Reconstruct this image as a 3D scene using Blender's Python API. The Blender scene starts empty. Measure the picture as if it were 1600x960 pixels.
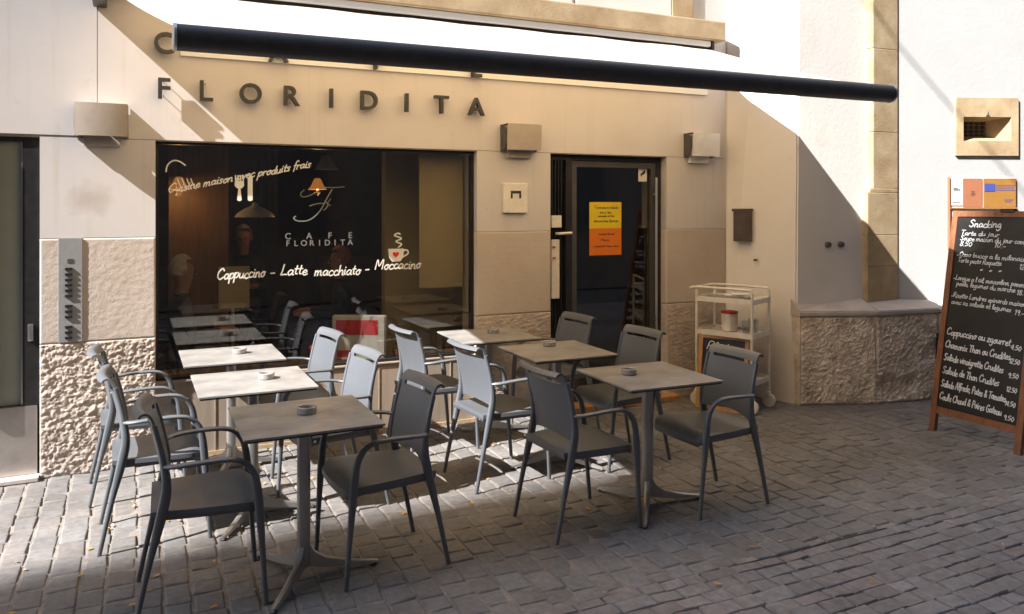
import bpy, bmesh, math, random
from mathutils import Vector, Matrix, noise
R = math.radians
random.seed(7)
scene = bpy.context.scene
COL = scene.collection

# ------------------------------------------------------------------ camera, world, sun, exposure
cam = bpy.data.objects.new('camera', bpy.data.cameras.new('camera'))
COL.objects.link(cam)
cam.location = (0, 0, 1.70)
cam.rotation_euler = (R(90), 0, R(-25.6))
cam.data.sensor_width = 36
cam.data.lens = 1244 / 1600 * 36
cam.data.shift_y = -(480 - 322) / 1600
cam.data.clip_end = 500
scene.camera = cam

SUN = Vector((4.8, 1.0, -4.4)).normalized()       # direction the light travels
world = bpy.data.worlds.new('World'); scene.world = world
world.use_nodes = True
wn = world.node_tree
sky = wn.nodes.new('ShaderNodeTexSky'); sky.sky_type = 'NISHITA'; sky.sun_disc = False
sky.sun_elevation = math.asin(-SUN.z)
sky.sun_rotation = math.atan2(-SUN.x, -SUN.y)
bg = wn.nodes['Background']; bg.inputs['Strength'].default_value = 0.15
wn.links.new(sky.outputs[0], bg.inputs['Color'])
sl = bpy.data.lights.new('sun', 'SUN'); sl.energy = 4.7; sl.angle = R(0.5); sl.color = (1, 0.978, 0.955)
sun = bpy.data.objects.new('sun', sl); COL.objects.link(sun)
sun.rotation_euler = SUN.to_track_quat('-Z', 'Y').to_euler()
scene.view_settings.view_transform = 'Standard'
scene.view_settings.look = 'None'
scene.view_settings.exposure = 1.77
scene.view_settings.gamma = 1
try:
    scene.cycles.max_bounces = 10; scene.cycles.diffuse_bounces = 5; scene.cycles.transparent_max_bounces = 12
    scene.cycles.caustics_reflective = False; scene.cycles.sample_clamp_indirect = 6
except Exception: pass

# ------------------------------------------------------------------ materials
def mat(name, col, rough=0.6, metal=0.0, var=0.0, scale=8.0, bump=0.0, bscale=60.0, bdist=0.003, detail=6,
        col2=None, stretch=None, spec=0.5, island=0.0, emit=None, estr=0.0, patch=0.0):
    m = bpy.data.materials.new(name); m.use_nodes = True
    nt = m.node_tree; b = nt.nodes['Principled BSDF']
    b.inputs['Roughness'].default_value = rough; b.inputs['Metallic'].default_value = metal
    b.inputs['Specular IOR Level'].default_value = spec
    b.inputs['Base Color'].default_value = (*col, 1)
    tc = nt.nodes.new('ShaderNodeTexCoord'); mp = nt.nodes.new('ShaderNodeMapping')
    nt.links.new(tc.outputs['Object'], mp.inputs[0])
    if stretch: mp.inputs['Scale'].default_value = stretch
    out = None
    if var > 0 or col2:
        n = nt.nodes.new('ShaderNodeTexNoise'); n.inputs['Scale'].default_value = scale; n.inputs['Detail'].default_value = detail
        n.inputs['Roughness'].default_value = 0.62
        nt.links.new(mp.outputs[0], n.inputs['Vector'])
        r = nt.nodes.new('ShaderNodeValToRGB')
        r.color_ramp.elements[0].position = 0.32; r.color_ramp.elements[1].position = 0.68
        a = tuple(c * (1 - var) for c in col); c2 = col2 if col2 else tuple(min(1, c * (1 + var)) for c in col)
        r.color_ramp.elements[0].color = (*a, 1); r.color_ramp.elements[1].color = (*c2, 1)
        nt.links.new(n.outputs['Fac'], r.inputs[0]); out = r.outputs[0]
    if island > 0:
        g = nt.nodes.new('ShaderNodeNewGeometry'); hs = nt.nodes.new('ShaderNodeHueSaturation')
        mr = nt.nodes.new('ShaderNodeMapRange'); mr.inputs['To Min'].default_value = 1 - island; mr.inputs['To Max'].default_value = 1 + island
        nt.links.new(g.outputs['Random Per Island'], mr.inputs[0]); nt.links.new(mr.outputs[0], hs.inputs['Value'])
        m2 = nt.nodes.new('ShaderNodeMath'); m2.operation = 'MULTIPLY'; m2.inputs[1].default_value = 17.3
        m3 = nt.nodes.new('ShaderNodeMath'); m3.operation = 'FRACT'
        m4 = nt.nodes.new('ShaderNodeMapRange'); m4.inputs['To Min'].default_value = 0.6; m4.inputs['To Max'].default_value = 1.5
        nt.links.new(g.outputs['Random Per Island'], m2.inputs[0]); nt.links.new(m2.outputs[0], m3.inputs[0])
        nt.links.new(m3.outputs[0], m4.inputs[0]); nt.links.new(m4.outputs[0], hs.inputs['Saturation'])
        if out: nt.links.new(out, hs.inputs['Color'])
        else: hs.inputs['Color'].default_value = (*col, 1)
        out = hs.outputs[0]
    if patch > 0:   # worn, stained areas much larger than one stone
        n = nt.nodes.new('ShaderNodeTexNoise'); n.inputs['Scale'].default_value = 1.5; n.inputs['Detail'].default_value = 9; n.inputs['Roughness'].default_value = .7
        nt.links.new(tc.outputs['Object'], n.inputs['Vector'])
        r = nt.nodes.new('ShaderNodeMapRange'); r.inputs['From Min'].default_value = .3; r.inputs['From Max'].default_value = .7
        r.inputs['To Min'].default_value = 1 - patch; r.inputs['To Max'].default_value = 1 + patch * .6
        nt.links.new(n.outputs['Fac'], r.inputs[0]); h2 = nt.nodes.new('ShaderNodeHueSaturation'); nt.links.new(r.outputs[0], h2.inputs['Value'])
        nt.links.new(out, h2.inputs['Color']); out = h2.outputs[0]
    if out: nt.links.new(out, b.inputs['Base Color'])
    if bump > 0:
        n = nt.nodes.new('ShaderNodeTexNoise'); n.inputs['Scale'].default_value = bscale; n.inputs['Detail'].default_value = 7
        nt.links.new(mp.outputs[0], n.inputs['Vector'])
        bp = nt.nodes.new('ShaderNodeBump'); bp.inputs['Strength'].default_value = bump; bp.inputs['Distance'].default_value = bdist
        nt.links.new(n.outputs['Fac'], bp.inputs['Height']); nt.links.new(bp.outputs[0], b.inputs['Normal'])
    if emit:
        b.inputs['Emission Color'].default_value = (*emit, 1); b.inputs['Emission Strength'].default_value = estr
    return m

def glassmat(name, tint, ior=1.5, rough=0.0):
    m = bpy.data.materials.new(name); m.use_nodes = True; nt = m.node_tree
    nt.nodes.remove(nt.nodes['Principled BSDF'])
    o = nt.nodes['Material Output']
    t = nt.nodes.new('ShaderNodeBsdfTransparent'); t.inputs[0].default_value = (*tint, 1)
    g = nt.nodes.new('ShaderNodeBsdfGlossy'); g.inputs['Roughness'].default_value = rough
    g.inputs[0].default_value = (1, 1, 1, 1)
    # Schlick term on the facing angle: the same from both sides of the pane (no false total reflection on the way out)
    r0 = ((ior - 1) / (ior + 1)) ** 2
    lw = nt.nodes.new('ShaderNodeLayerWeight'); lw.inputs['Blend'].default_value = .5
    pw = nt.nodes.new('ShaderNodeMath'); pw.operation = 'POWER'; pw.inputs[1].default_value = 5; nt.links.new(lw.outputs['Facing'], pw.inputs[0])
    ma = nt.nodes.new('ShaderNodeMath'); ma.operation = 'MULTIPLY_ADD'; ma.inputs[1].default_value = 1 - r0; ma.inputs[2].default_value = r0; nt.links.new(pw.outputs[0], ma.inputs[0])
    mx = nt.nodes.new('ShaderNodeMixShader')
    nt.links.new(ma.outputs[0], mx.inputs[0]); nt.links.new(t.outputs[0], mx.inputs[1]); nt.links.new(g.outputs[0], mx.inputs[2])
    nt.links.new(mx.outputs[0], o.inputs[0])
    return m

def clothmat(name, col, trans, k):
    m = bpy.data.materials.new(name); m.use_nodes = True; nt = m.node_tree
    nt.nodes.remove(nt.nodes['Principled BSDF']); o = nt.nodes['Material Output']
    d = nt.nodes.new('ShaderNodeBsdfDiffuse'); d.inputs[0].default_value = (*col, 1)
    t = nt.nodes.new('ShaderNodeBsdfTranslucent'); t.inputs[0].default_value = (*trans, 1)
    mx = nt.nodes.new('ShaderNodeMixShader'); mx.inputs[0].default_value = k
    nt.links.new(d.outputs[0], mx.inputs[1]); nt.links.new(t.outputs[0], mx.inputs[2]); nt.links.new(mx.outputs[0], o.inputs[0])
    return m

def stonewall(name, col, dark, stain, streak=True, bump=0.25, bscale=45, bdist=0.002, mscale=2.2):
    """smooth dressed stone / render: large soft patches, vertical rain streaks, a few stains, fine grain"""
    m = bpy.data.materials.new(name); m.use_nodes = True; nt = m.node_tree; b = nt.nodes['Principled BSDF']
    b.inputs['Roughness'].default_value = 0.85; b.inputs['Specular IOR Level'].default_value = 0.2
    L = nt.links.new; N = nt.nodes.new
    tc = N('ShaderNodeTexCoord')
    n1 = N('ShaderNodeTexNoise'); n1.inputs['Scale'].default_value = mscale; n1.inputs['Detail'].default_value = 8; n1.inputs['Roughness'].default_value = .6
    L(tc.outputs['Object'], n1.inputs['Vector'])
    r1 = N('ShaderNodeValToRGB'); r1.color_ramp.elements[0].position = .3; r1.color_ramp.elements[1].position = .7
    r1.color_ramp.elements[0].color = (*dark, 1); r1.color_ramp.elements[1].color = (*col, 1); L(n1.outputs['Fac'], r1.inputs[0])
    out = r1.outputs[0]
    mp = N('ShaderNodeMapping'); mp.inputs['Scale'].default_value = (22, 22, .9) if streak else (3, 3, 3); L(tc.outputs['Object'], mp.inputs[0])
    n2 = N('ShaderNodeTexNoise'); n2.inputs['Scale'].default_value = 1; n2.inputs['Detail'].default_value = 4; L(mp.outputs[0], n2.inputs['Vector'])
    r2 = N('ShaderNodeValToRGB'); r2.color_ramp.elements[0].position = .56; r2.color_ramp.elements[1].position = .82
    r2.color_ramp.elements[0].color = (0, 0, 0, 1); r2.color_ramp.elements[1].color = (.55, .55, .55, 1); L(n2.outputs['Fac'], r2.inputs[0])
    mx = N('ShaderNodeMix'); mx.data_type = 'RGBA'; mx.inputs[7].default_value = (*stain, 1)
    L(r2.outputs[0], mx.inputs[0]); L(out, mx.inputs[6]); out = mx.outputs[2]
    n3 = N('ShaderNodeTexNoise'); n3.inputs['Scale'].default_value = 6.5; n3.inputs['Detail'].default_value = 9; n3.inputs['Roughness'].default_value = .75; L(tc.outputs['Object'], n3.inputs['Vector'])
    r3 = N('ShaderNodeValToRGB'); r3.color_ramp.elements[0].position = .62; r3.color_ramp.elements[1].position = .78
    r3.color_ramp.elements[0].color = (0, 0, 0, 1); r3.color_ramp.elements[1].color = (.6, .6, .6, 1); L(n3.outputs['Fac'], r3.inputs[0])
    mx2 = N('ShaderNodeMix'); mx2.data_type = 'RGBA'; mx2.inputs[7].default_value = (*[c * .8 for c in stain], 1)
    L(r3.outputs[0], mx2.inputs[0]); L(out, mx2.inputs[6]); L(mx2.outputs[2], b.inputs['Base Color'])
    nb = N('ShaderNodeTexNoise'); nb.inputs['Scale'].default_value = bscale; nb.inputs['Detail'].default_value = 8; L(tc.outputs['Object'], nb.inputs['Vector'])
    bp = N('ShaderNodeBump'); bp.inputs['Strength'].default_value = bump; bp.inputs['Distance'].default_value = bdist
    L(nb.outputs['Fac'], bp.inputs['Height']); L(bp.outputs[0], b.inputs['Normal'])
    return m

M = {}
M['wall'] = stonewall('facade_stone', (.625, .585, .572), (.58, .54, .52), (.53, .46, .40), bump=.10)
def smear(m, c, sz, col):
    nt = m.node_tree; N = nt.nodes.new; L = nt.links.new; b = nt.nodes['Principled BSDF']
    src = b.inputs['Base Color'].links[0].from_socket
    tc = N('ShaderNodeTexCoord'); mp = N('ShaderNodeMapping'); mp.vector_type = 'TEXTURE'; mp.inputs['Location'].default_value = c; mp.inputs['Scale'].default_value = sz
    L(tc.outputs['Object'], mp.inputs[0]); ln = N('ShaderNodeVectorMath'); ln.operation = 'LENGTH'; L(mp.outputs[0], ln.inputs[0])
    n = N('ShaderNodeTexNoise'); n.inputs['Scale'].default_value = 9; n.inputs['Detail'].default_value = 6; L(tc.outputs['Object'], n.inputs['Vector'])
    ad = N('ShaderNodeMath'); ad.operation = 'MULTIPLY_ADD'; ad.inputs[1].default_value = 1.6; L(n.outputs['Fac'], ad.inputs[0]); L(ln.outputs['Value'], ad.inputs[2])
    mr = N('ShaderNodeMapRange'); mr.inputs['From Min'].default_value = 1.75; mr.inputs['From Max'].default_value = 1.05; mr.inputs['To Max'].default_value = .55; L(ad.outputs[0], mr.inputs[0])
    mx = N('ShaderNodeMix'); mx.data_type = 'RGBA'; mx.inputs[7].default_value = (*col, 1); L(mr.outputs[0], mx.inputs[0]); L(src, mx.inputs[6]); L(mx.outputs[2], b.inputs['Base Color'])
smear(M['wall'], (-.26, 5.744, 1.75), (.17, 3, .12), (.40, .33, .28))
M['tooled'] = stonewall('tooled_stone', (.56, .48, .42), (.50, .42, .36), (.43, .34, .27), streak=False, bump=.5, bscale=95, bdist=.0025)
M['rough'] = mat('rock_faced_stone', (.53, .445, .385), .9, var=.16, scale=14, bump=.6, bscale=120, bdist=.004, spec=.15)
M['mortar'] = mat('joint_mortar', (.30, .26, .22), .9, var=.2)
M['renderw'] = stonewall('white_render_sun_dimmed', (.45, .445, .435), (.415, .41, .40), (.37, .355, .335), streak=False, bump=.4, bscale=26, bdist=.004, mscale=1.5)  # darker copy of the white render, holds back the sunlit wall
M['render'] = stonewall('white_render_shade_raised', (.85, .80, .745), (.79, .735, .68), (.68, .60, .52), streak=False, bump=.35, bscale=30, bdist=.004, mscale=1.5)  # lighter copy of the white render, makes up for buttress shade
M['sand'] = mat('yellow_sandstone', (.43, .30, .17), .9, var=.16, scale=4, bump=.45, bscale=50, bdist=.004, col2=(.52, .40, .25), spec=.15)
M['plinth'] = mat('pitted_plinth_stone', (.76, .62, .50), .9, var=.36, scale=7, bump=.8, bscale=80, bdist=.005, col2=(.90, .78, .67), spec=.15)
M['plinthtop'] = mat('plinth_cap_stone', (.50, .44, .40), .85, var=.15, scale=5, bump=.3, bscale=40)
M['black'] = mat('black_metal', (.018, .017, .018), .38, var=.3, scale=20)
M['tube'] = mat('anthracite_paint', (.070, .064, .063), .5, var=.15, scale=12)
M['steel'] = mat('brushed_steel', (.62, .60, .58), .34, 1.0, var=.12, scale=30, stretch=(1, 1, .05))
M['lampbeige'] = mat('lamp_metal_tan_reflection', (.40, .34, .29), .45, var=.1, scale=5)  # lamp metal with its tan reflections put into the base colour
M['lampmetal'] = mat('lamp_metal_white_reflection', (.85, .83, .81), .35, .25, var=.1, scale=5)  # same lamp metal, near-white reflection put into the base colour
M['platepaint'] = mat('intercom_plate_grey', (.36, .36, .36), .35, .3, var=.06, scale=20)
M['steelkick'] = mat('kick_plate_steel', (.50, .46, .43), .38, .9, var=.15, scale=6)
M['panel'] = mat('bronze_panel', (.36, .285, .225), .30, .0, var=.12, scale=3, stretch=(8, 8, .6))
M['fabric'] = clothmat('awning_canvas', (.86, .83, .78), (1.0, .72, .39), .57)
M['glass'] = glassmat('window_glass', (.86, .85, .82), 1.75)
M['clear'] = glassmat('clear_glass', (.9, .92, .92), 1.45)
M['chair'] = mat('chair_plastic', (.104, .113, .127), .44, spec=.9, var=.05, scale=60, bump=.08, bscale=300, bdist=.0006)
M['table'] = mat('table_laminate', (.22, .213, .208), .36, var=.16, scale=6, stretch=(1, 1.5, 1), detail=12, col2=(.33, .318, .305), bump=.1, bscale=150)
M['edge'] = mat('table_edge', (.03, .028, .026), .5)
M['alu'] = mat('table_aluminium', (.42, .40, .38), .38, .75, var=.08, scale=9)
M['wood'] = mat('oiled_wood', (.235, .092, .042), .55, var=.3, scale=6, stretch=(6, 6, 1), bump=.2, bscale=40)
M['pine'] = mat('light_wood', (.50, .25, .09), .55, var=.2, scale=6, stretch=(6, 6, 1))
M['slate'] = mat('chalkboard', (.012, .011, .011), .55, var=.5, scale=3, col2=(.022, .020, .020))
M['slateb'] = mat('blue_black_board', (.012, .016, .028), .55, var=.4, scale=4)
M['chalk'] = mat('chalk', (.74, .76, .78), .9)
M['white'] = mat('white_vinyl', (.78, .76, .70), .6)
M['grey'] = mat('grey_vinyl', (.17, .165, .16), .6)
M['cream'] = mat('cream_enamel', (.76, .71, .63), .35, var=.08, scale=20)
M['red'] = mat('red_plastic', (.70, .03, .025), .5)
M['yellow'] = mat('yellow_paper', (.72, .52, .02), .8, var=.05)
M['orange'] = mat('orange_paper', (.70, .17, .01), .8, var=.05)
M['ink'] = mat('dark_ink', (.03, .03, .03), .8)
M['blue'] = mat('blue_ink', (.05, .07, .30), .8)
M['ochre'] = mat('ochre_poster', (.33, .155, .03), .7, var=.06)
M['rust'] = mat('rust_orange_poster', (.36, .14, .07), .7, var=.06)
M['paper'] = mat('white_paper', (.72, .72, .70), .8)
M['bronze'] = mat('brown_letterbox', (.085, .06, .05), .45, var=.2)
M['glassrefl'] = mat('door_glass_reflection_tone', (.36, .38, .33), .2, var=.1, scale=2)  # door glass; green-grey of its reflection put into the colour
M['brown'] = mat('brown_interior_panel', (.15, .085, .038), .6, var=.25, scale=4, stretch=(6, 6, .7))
M['olive'] = mat('olive_reflection_and_card', (.47, .38, .21), .8, var=.10, scale=2)  # olive of the window reflection put into inner panels; menu card too
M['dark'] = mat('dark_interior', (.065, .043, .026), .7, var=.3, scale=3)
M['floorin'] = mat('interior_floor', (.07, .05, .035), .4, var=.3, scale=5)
M['opp'] = stonewall('opposite_render', (.17, .15, .13), (.14, .12, .10), (.10, .085, .07))
M['shutter'] = mat('grey_blue_shutter', (.05, .055, .06), .6, var=.1)
M['rooft'] = mat('roof_tiles', (.20, .09, .05), .8, var=.3)
M['shade'] = mat('amber_lampshade', (.35, .16, .06), .5, emit=(1, .36, .07), estr=.14)
M['shadew'] = mat('milk_glass_shade', (.7, .69, .66), .3)
M['bulb'] = mat('bulb', (1, .8, .5), .4, emit=(1, .72, .32), estr=9)
M['skin'] = mat('skin', (.45, .24, .16), .55, var=.08)
M['hairw'] = mat('grey_hair', (.62, .55, .45), .8, var=.2, scale=40)
M['hairr'] = mat('ginger_hair', (.35, .13, .05), .8, var=.2, scale=40)
M['clothd'] = mat('dark_clothes', (.02, .022, .03), .8, var=.2)
M['clothb'] = mat('grey_blue_clothes', (.08, .085, .10), .8, var=.2)
M['leaf'] = mat('fallen_leaf', (.50, .26, .06), .8, var=.4, scale=30, island=.35)
M['green'] = mat('green_leaf', (.10, .22, .04), .6)
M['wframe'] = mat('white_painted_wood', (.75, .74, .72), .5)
M['cob'] = mat('cobble_porphyry', (.172, .160, .152), .75, var=.20, scale=26, bump=.5, bscale=130, bdist=.002, island=.11, detail=8, patch=.30)
M['cobs'] = mat('cobble_street', (.185, .166, .159), .75, var=.20, scale=24, bump=.5, bscale=120, bdist=.002, island=.13, detail=8, patch=.30)
M['bed'] = mat('sandy_joints', (.22, .19, .165), .95, var=.3, scale=12, bump=.6, bscale=90)
M['beds'] = mat('dark_joints', (.055, .048, .042), .95, var=.5, scale=9, col2=(.15, .13, .115))
M['rubber'] = mat('black_rubber', (.02, .02, .02), .7)
M['ash'] = mat('smoked_glass', (.30, .28, .27), .12, spec=.9)

# ------------------------------------------------------------------ mesh helpers
def nb(): return bmesh.new()
def box(bm, x0, x1, y0, y1, z0, z1, bev=0.0, mtx=None):
    g = bmesh.ops.create_cube(bm, size=1)
    vs = g['verts']
    for v in vs:
        v.co = Vector(((x0 + x1) / 2 + v.co.x * (x1 - x0), (y0 + y1) / 2 + v.co.y * (y1 - y0), (z0 + z1) / 2 + v.co.z * (z1 - z0)))
    if bev > 0:
        es = list({e for v in vs for e in v.link_edges})
        r = bmesh.ops.bevel(bm, geom=es, offset=bev, segments=2, affect='EDGES', profile=.6)
        vs = list({v for v in r['verts']} | {v for v in vs if v.is_valid})
    if mtx:
        for v in vs:
            if v.is_valid: v.co = mtx @ v.co
def rings(bm, rs, cap=True, close=True):
    """rs: list of rings (lists of Vector) -> skin them"""
    vr = [[bm.verts.new(p) for p in r] for r in rs]
    n = len(vr[0])
    for a, b in zip(vr, vr[1:]):
        for i in range(n if close else n - 1):
            j = (i + 1) % n
            bm.faces.new((a[i], a[j], b[j], b[i]))
    if cap:
        bm.faces.new(list(reversed(vr[0]))); bm.faces.new(vr[-1])
def sweep(bm, pts, sizes, up=Vector((0, 1, 0)), n=10, sq=2.6):
    """tube along pts, superelliptic section; sizes: (side, normal) half sizes per point; 'up' is the side axis"""
    P = [Vector(p) for p in pts]; rs = []
    for i, p in enumerate(P):
        t = (P[min(i + 1, len(P) - 1)] - P[max(i - 1, 0)]).normalized()
        s = (up - t * up.dot(t)).normalized(); q = t.cross(s)
        a, b = sizes[i] if isinstance(sizes, list) else sizes
        r = []
        for k in range(n):
            th = 2 * math.pi * k / n; c, d = math.cos(th), math.sin(th)
            r.append(p + s * a * math.copysign(abs(c) ** (2 / sq), c) + q * b * math.copysign(abs(d) ** (2 / sq), d))
        rs.append(r)
    rings(bm, rs)
def tube(bm, pts, r, n=10, up=Vector((0.13, 1, .07))):
    sweep(bm, pts, (r, r), up, n, 2)
def lathe(bm, prof, n=24, c=(0, 0, 0)):
    c = Vector(c); rs = []
    for r, z in prof:
        rs.append([c + Vector((max(r, 1e-4) * math.cos(2 * math.pi * k / n), max(r, 1e-4) * math.sin(2 * math.pi * k / n), z)) for k in range(n)])
    rings(bm, rs)
def catmull(P, k=6):
    P = [Vector(p) for p in P]
    if len(P) < 3: return P
    out = []
    for i in range(len(P) - 1):
        a = P[max(i - 1, 0)]; b = P[i]; c = P[i + 1]; d = P[min(i + 2, len(P) - 1)]
        for j in range(k):
            t = j / k
            out.append(.5 * ((2 * b) + (c - a) * t + (2 * a - 5 * b + 4 * c - d) * t * t + (3 * b - a - 3 * c + d) * t ** 3))
    out.append(P[-1]); return out
def link(name, bm, m, parent=None, smooth=False, auto=None):
    bmesh.ops.recalc_face_normals(bm, faces=bm.faces)
    me = bpy.data.meshes.new(name); bm.to_mesh(me); bm.free()
    for mm in (m if isinstance(m, (list, tuple)) else [m]): me.materials.append(mm)
    if smooth:
        for p in me.polygons: p.use_smooth = True
        if auto is not None:
            try: me.set_sharp_from_angle(angle=R(auto))
            except Exception: pass
    o = bpy.data.objects.new(name, me); COL.objects.link(o)
    if parent: o.parent = parent
    return o
def thing(name, label, cat, loc=(0, 0, 0), rz=0, group=None):
    o = bpy.data.objects.new(name, None); COL.objects.link(o)
    o.location = loc; o.rotation_euler = (0, 0, rz); o['label'] = label; o['category'] = cat
    if group: o['group'] = group
    o.empty_display_size = .1
    return o
def tag(o, label, cat, group=None, kind=None):
    if label: o['label'] = label
    if cat: o['category'] = cat
    if group: o['group'] = group
    if kind: o['kind'] = kind
    return o
def bx(name, m, parent, *a, bev=0.0, **k):
    bm = nb(); box(bm, *a, bev=bev, **k); return link(name, bm, m, parent)
def dup(root, loc, rz, label):
    r = root.copy(); COL.objects.link(r); r.location = loc; r.rotation_euler = (0, 0, rz); r['label'] = label
    for ch in list(root.children):
        c = ch.copy(); COL.objects.link(c); c.parent = r
        for g in ch.children:
            d = g.copy(); COL.objects.link(d); d.parent = c
    return r
def fbm(x, y, z, o=5): return noise.fractal(Vector((x, y, z)), .38, 2.1, o)

# ------------------------------------------------------------------ ground
def cobbles(name, x0, x1, y0, y1, along, w, l, gap, dome, m, label, drop=.022):
    """along='Y': unbroken joints run in Y (courses are columns); 'X': unbroken joints run in X."""
    rnd = random.Random(5 if along == 'Y' else 9)
    V = []; F = []
    c0, c1 = (x0, x1) if along == 'Y' else (y0, y1)
    s0, s1 = (y0, y1) if along == 'Y' else (x0, x1)
    c = c0
    G = (0.0, .025, .09, .34, .66, .91, .975, 1.0)
    while c < c1 - .01:
        cw = w * rnd.uniform(.86, 1.14); cw = (c1 - c) if c1 - c - cw < .05 else cw
        s = s0 - rnd.uniform(0, l)
        while s < s1:
            sl_ = l * rnd.uniform(.72, 1.3)
            e0, e1 = max(s, s0), min(s + sl_, s1)
            if e1 - e0 > .04:
                tz = rnd.uniform(-.002, .002); tx = rnd.uniform(-.007, .007); ty = rnd.uniform(-.007, .007)
                jc = [rnd.uniform(-.005, .005) for _ in range(4)]; js = [rnd.uniform(-.006, .006) for _ in range(4)]
                g = gap * rnd.uniform(.6, 1.5)
                base = len(V)
                for i, u in enumerate(G):
                    for j, v in enumerate(G):
                        k = ((1 - u) * (1 - v), u * (1 - v), u * v, (1 - u) * v)
                        a = c + g / 2 + (cw - g) * u + sum(k[q] * jc[q] for q in range(4))
                        b = e0 + g / 2 + (e1 - e0 - g) * v + sum(k[q] * js[q] for q in range(4))
                        wob = .012 * math.sin(a * 2.1 + b * 1.3) + .012 * math.sin(b * 1.7)
                        a += wob if along == 'X' else wob * .8
                        X, Y = (a, b) if along == 'Y' else (b, a)
                        du = min(u, 1 - u) * 2; dv = min(v, 1 - v) * 2
                        edge = min(1, min(du, dv) / .2)
                        z = tz - dome * (1 - edge) ** 2 + (u - .5) * tx + (v - .5) * ty + .0009 * noise.noise(Vector((X * 28, Y * 28, 0))) + .004 * noise.noise(Vector((X * 9, Y * 9, 3)))
                        if i in (0, 7) or j in (0, 7): z -= drop
                        V.append((X, Y, z))
                n = len(G)
                for i in range(n - 1):
                    for j in range(n - 1):
                        p = base + i * n + j; F.append((p, p + n, p + n + 1, p + 1))
            s += sl_
        c += cw
    me = bpy.data.meshes.new(name); me.from_pydata(V, [], F); me.materials.append(m)
    for p in me.polygons: p.use_smooth = True
    bm = bmesh.new(); bm.from_mesh(me); bmesh.ops.recalc_face_normals(bm, faces=bm.faces)
    if sum(f.normal.z for f in list(bm.faces)[:500]) < 0: bmesh.ops.reverse_faces(bm, faces=bm.faces)
    bm.to_mesh(me); bm.free()
    o = bpy.data.objects.new(name, me); COL.objects.link(o); tag(o, label, None, kind='structure')
cobbles('pavement', -3.0, 9.2, 2.946, 5.86, 'Y', .122, .150, .009, .0012, M['cob'], 'grey brown cobbled pavement under the cafe tables', .010)
cobbles('street', -2.0, 9.2, -.2, 2.95, 'X', .096, .145, .004, .0016, M['cobs'], 'dark cobbled street in the foreground', .014)
bm = nb(); box(bm, -8, 14, 2.95, 5.80, -.10, -.0055); tag(link('pavement_bed', bm, M['bed']), 'sandy joints between the pavement cobbles', None, kind='structure')
bm = nb(); box(bm, -8, 14, -2.2, 2.9455, -.10, -.0095); tag(link('street_bed', bm, M['beds']), 'dark joints between the street cobbles', None, kind='structure')
bm = nb(); box(bm, -150, 150, -150, 150, -.4, -.102); tag(link('ground', bm, M['beds']), 'ground of the old town', None, kind='structure')

# ------------------------------------------------------------------ cafe building
D = 5.744
cafe = thing('cafe_building', 'pale stone cafe facade with big dark window and glazed door under the awning', 'building', (2, D, 0))
def P(o):   # parent keeping world coords (all builders use world coordinates)
    o.location = o.location - o.parent.location if o.parent else o.location
    return o
T = .38
def wallpart(name, m, *a, bev=0.0): return P(bx(name, m, cafe, *a, bev=bev))
bm = nb()
def skirt(b, *a): box(b, *a)
# main stone skin, butted slabs
box(bm, -.19, 4.93, D, D + T, 2.136, 9.0)
box(bm, -16, -.194, D, D + T, 2.146, 9.0)
box(bm, -.51, .148, D, D + T, 1.497, 2.132)
box(bm, 2.447, 3.101, D, D + T, 1.497, 2.132)
box(bm, 4.266, 4.93, D, D + T, 1.497, 2.132)
box(bm, -16, -1.75, D, D + T, 0, 2.142)
P(link('wall', bm, M['wall'], cafe))
bm = nb()
box(bm, -16, 4.93, D + .006, D + .05, 2.128, 2.150)
box(bm, -.1945, -.1895, D + .006, D + .05, 2.15, 9)
P(link('wall_joint', bm, M['mortar'], cafe))
def roughpanel(x0, x1, z0, z1, y, step, amp, f, seed, horiz=1.0, skirt_=.05, frame=None, bm=None):
    """real relief on a vertical stone face that looks to -Y; frame=(origin,right) for turned faces"""
    own = bm is None
    if own: bm = nb()
    nx = max(2, int((x1 - x0) / step)); nz = max(2, int((z1 - z0) / step)); g = []
    for i in range(nx + 1):
        row = []
        for j in range(nz + 1):
            x = x0 + (x1 - x0) * i / nx; z = z0 + (z1 - z0) * j / nz
            h = noise.fractal(Vector((x * f, seed, z * f * horiz)), .6, 2.1, 5) * .6 + .6 * abs(noise.noise(Vector((x * f * 1.7, seed + 4, z * f * 1.7 * horiz))))
            ed = min(1, min(i, nx - i, j, nz - j) / 1.5)
            d = -amp * max(-.3, min(1.2, h)) * ed
            row.append(bm.verts.new((x, y + d, z)))
        g.append(row)
    for i in range(nx):
        for j in range(nz): bm.faces.new((g[i][j], g[i + 1][j], g[i + 1][j + 1], g[i][j + 1]))
    border = [g[i][0] for i in range(nx + 1)] + [g[nx][j] for j in range(1, nz + 1)] + [g[i][nz] for i in range(nx - 1, -1, -1)] + [g[0][j] for j in range(nz - 1, 0, -1)]
    back = [bm.verts.new((v.co.x, y + skirt_, v.co.z)) for v in border]
    n = len(border)
    for k in range(n): bm.faces.new((border[k], back[k], back[(k + 1) % n], border[(k + 1) % n]))
    return bm
for nm, (a, b) in (('l', (-.51, .148)), ('m', (2.447, 3.101)), ('r', (4.266, 4.925))):
    o = P(link('tooled_stone_band', roughpanel(a, b, .836, 1.493, D - .001, .011, .0018, 34, 3 + a, 1.9, .3), M['tooled'], cafe, smooth=True))
    o = P(link('rock_faced_base', roughpanel(a, b, 0.0, .832, D - .003, .0065, .0095 if nm == 'l' else .007, 31, 9 + a, 1.3 if nm == 'l' else 2.4, .3), M['rough'], cafe, smooth=True))
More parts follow.
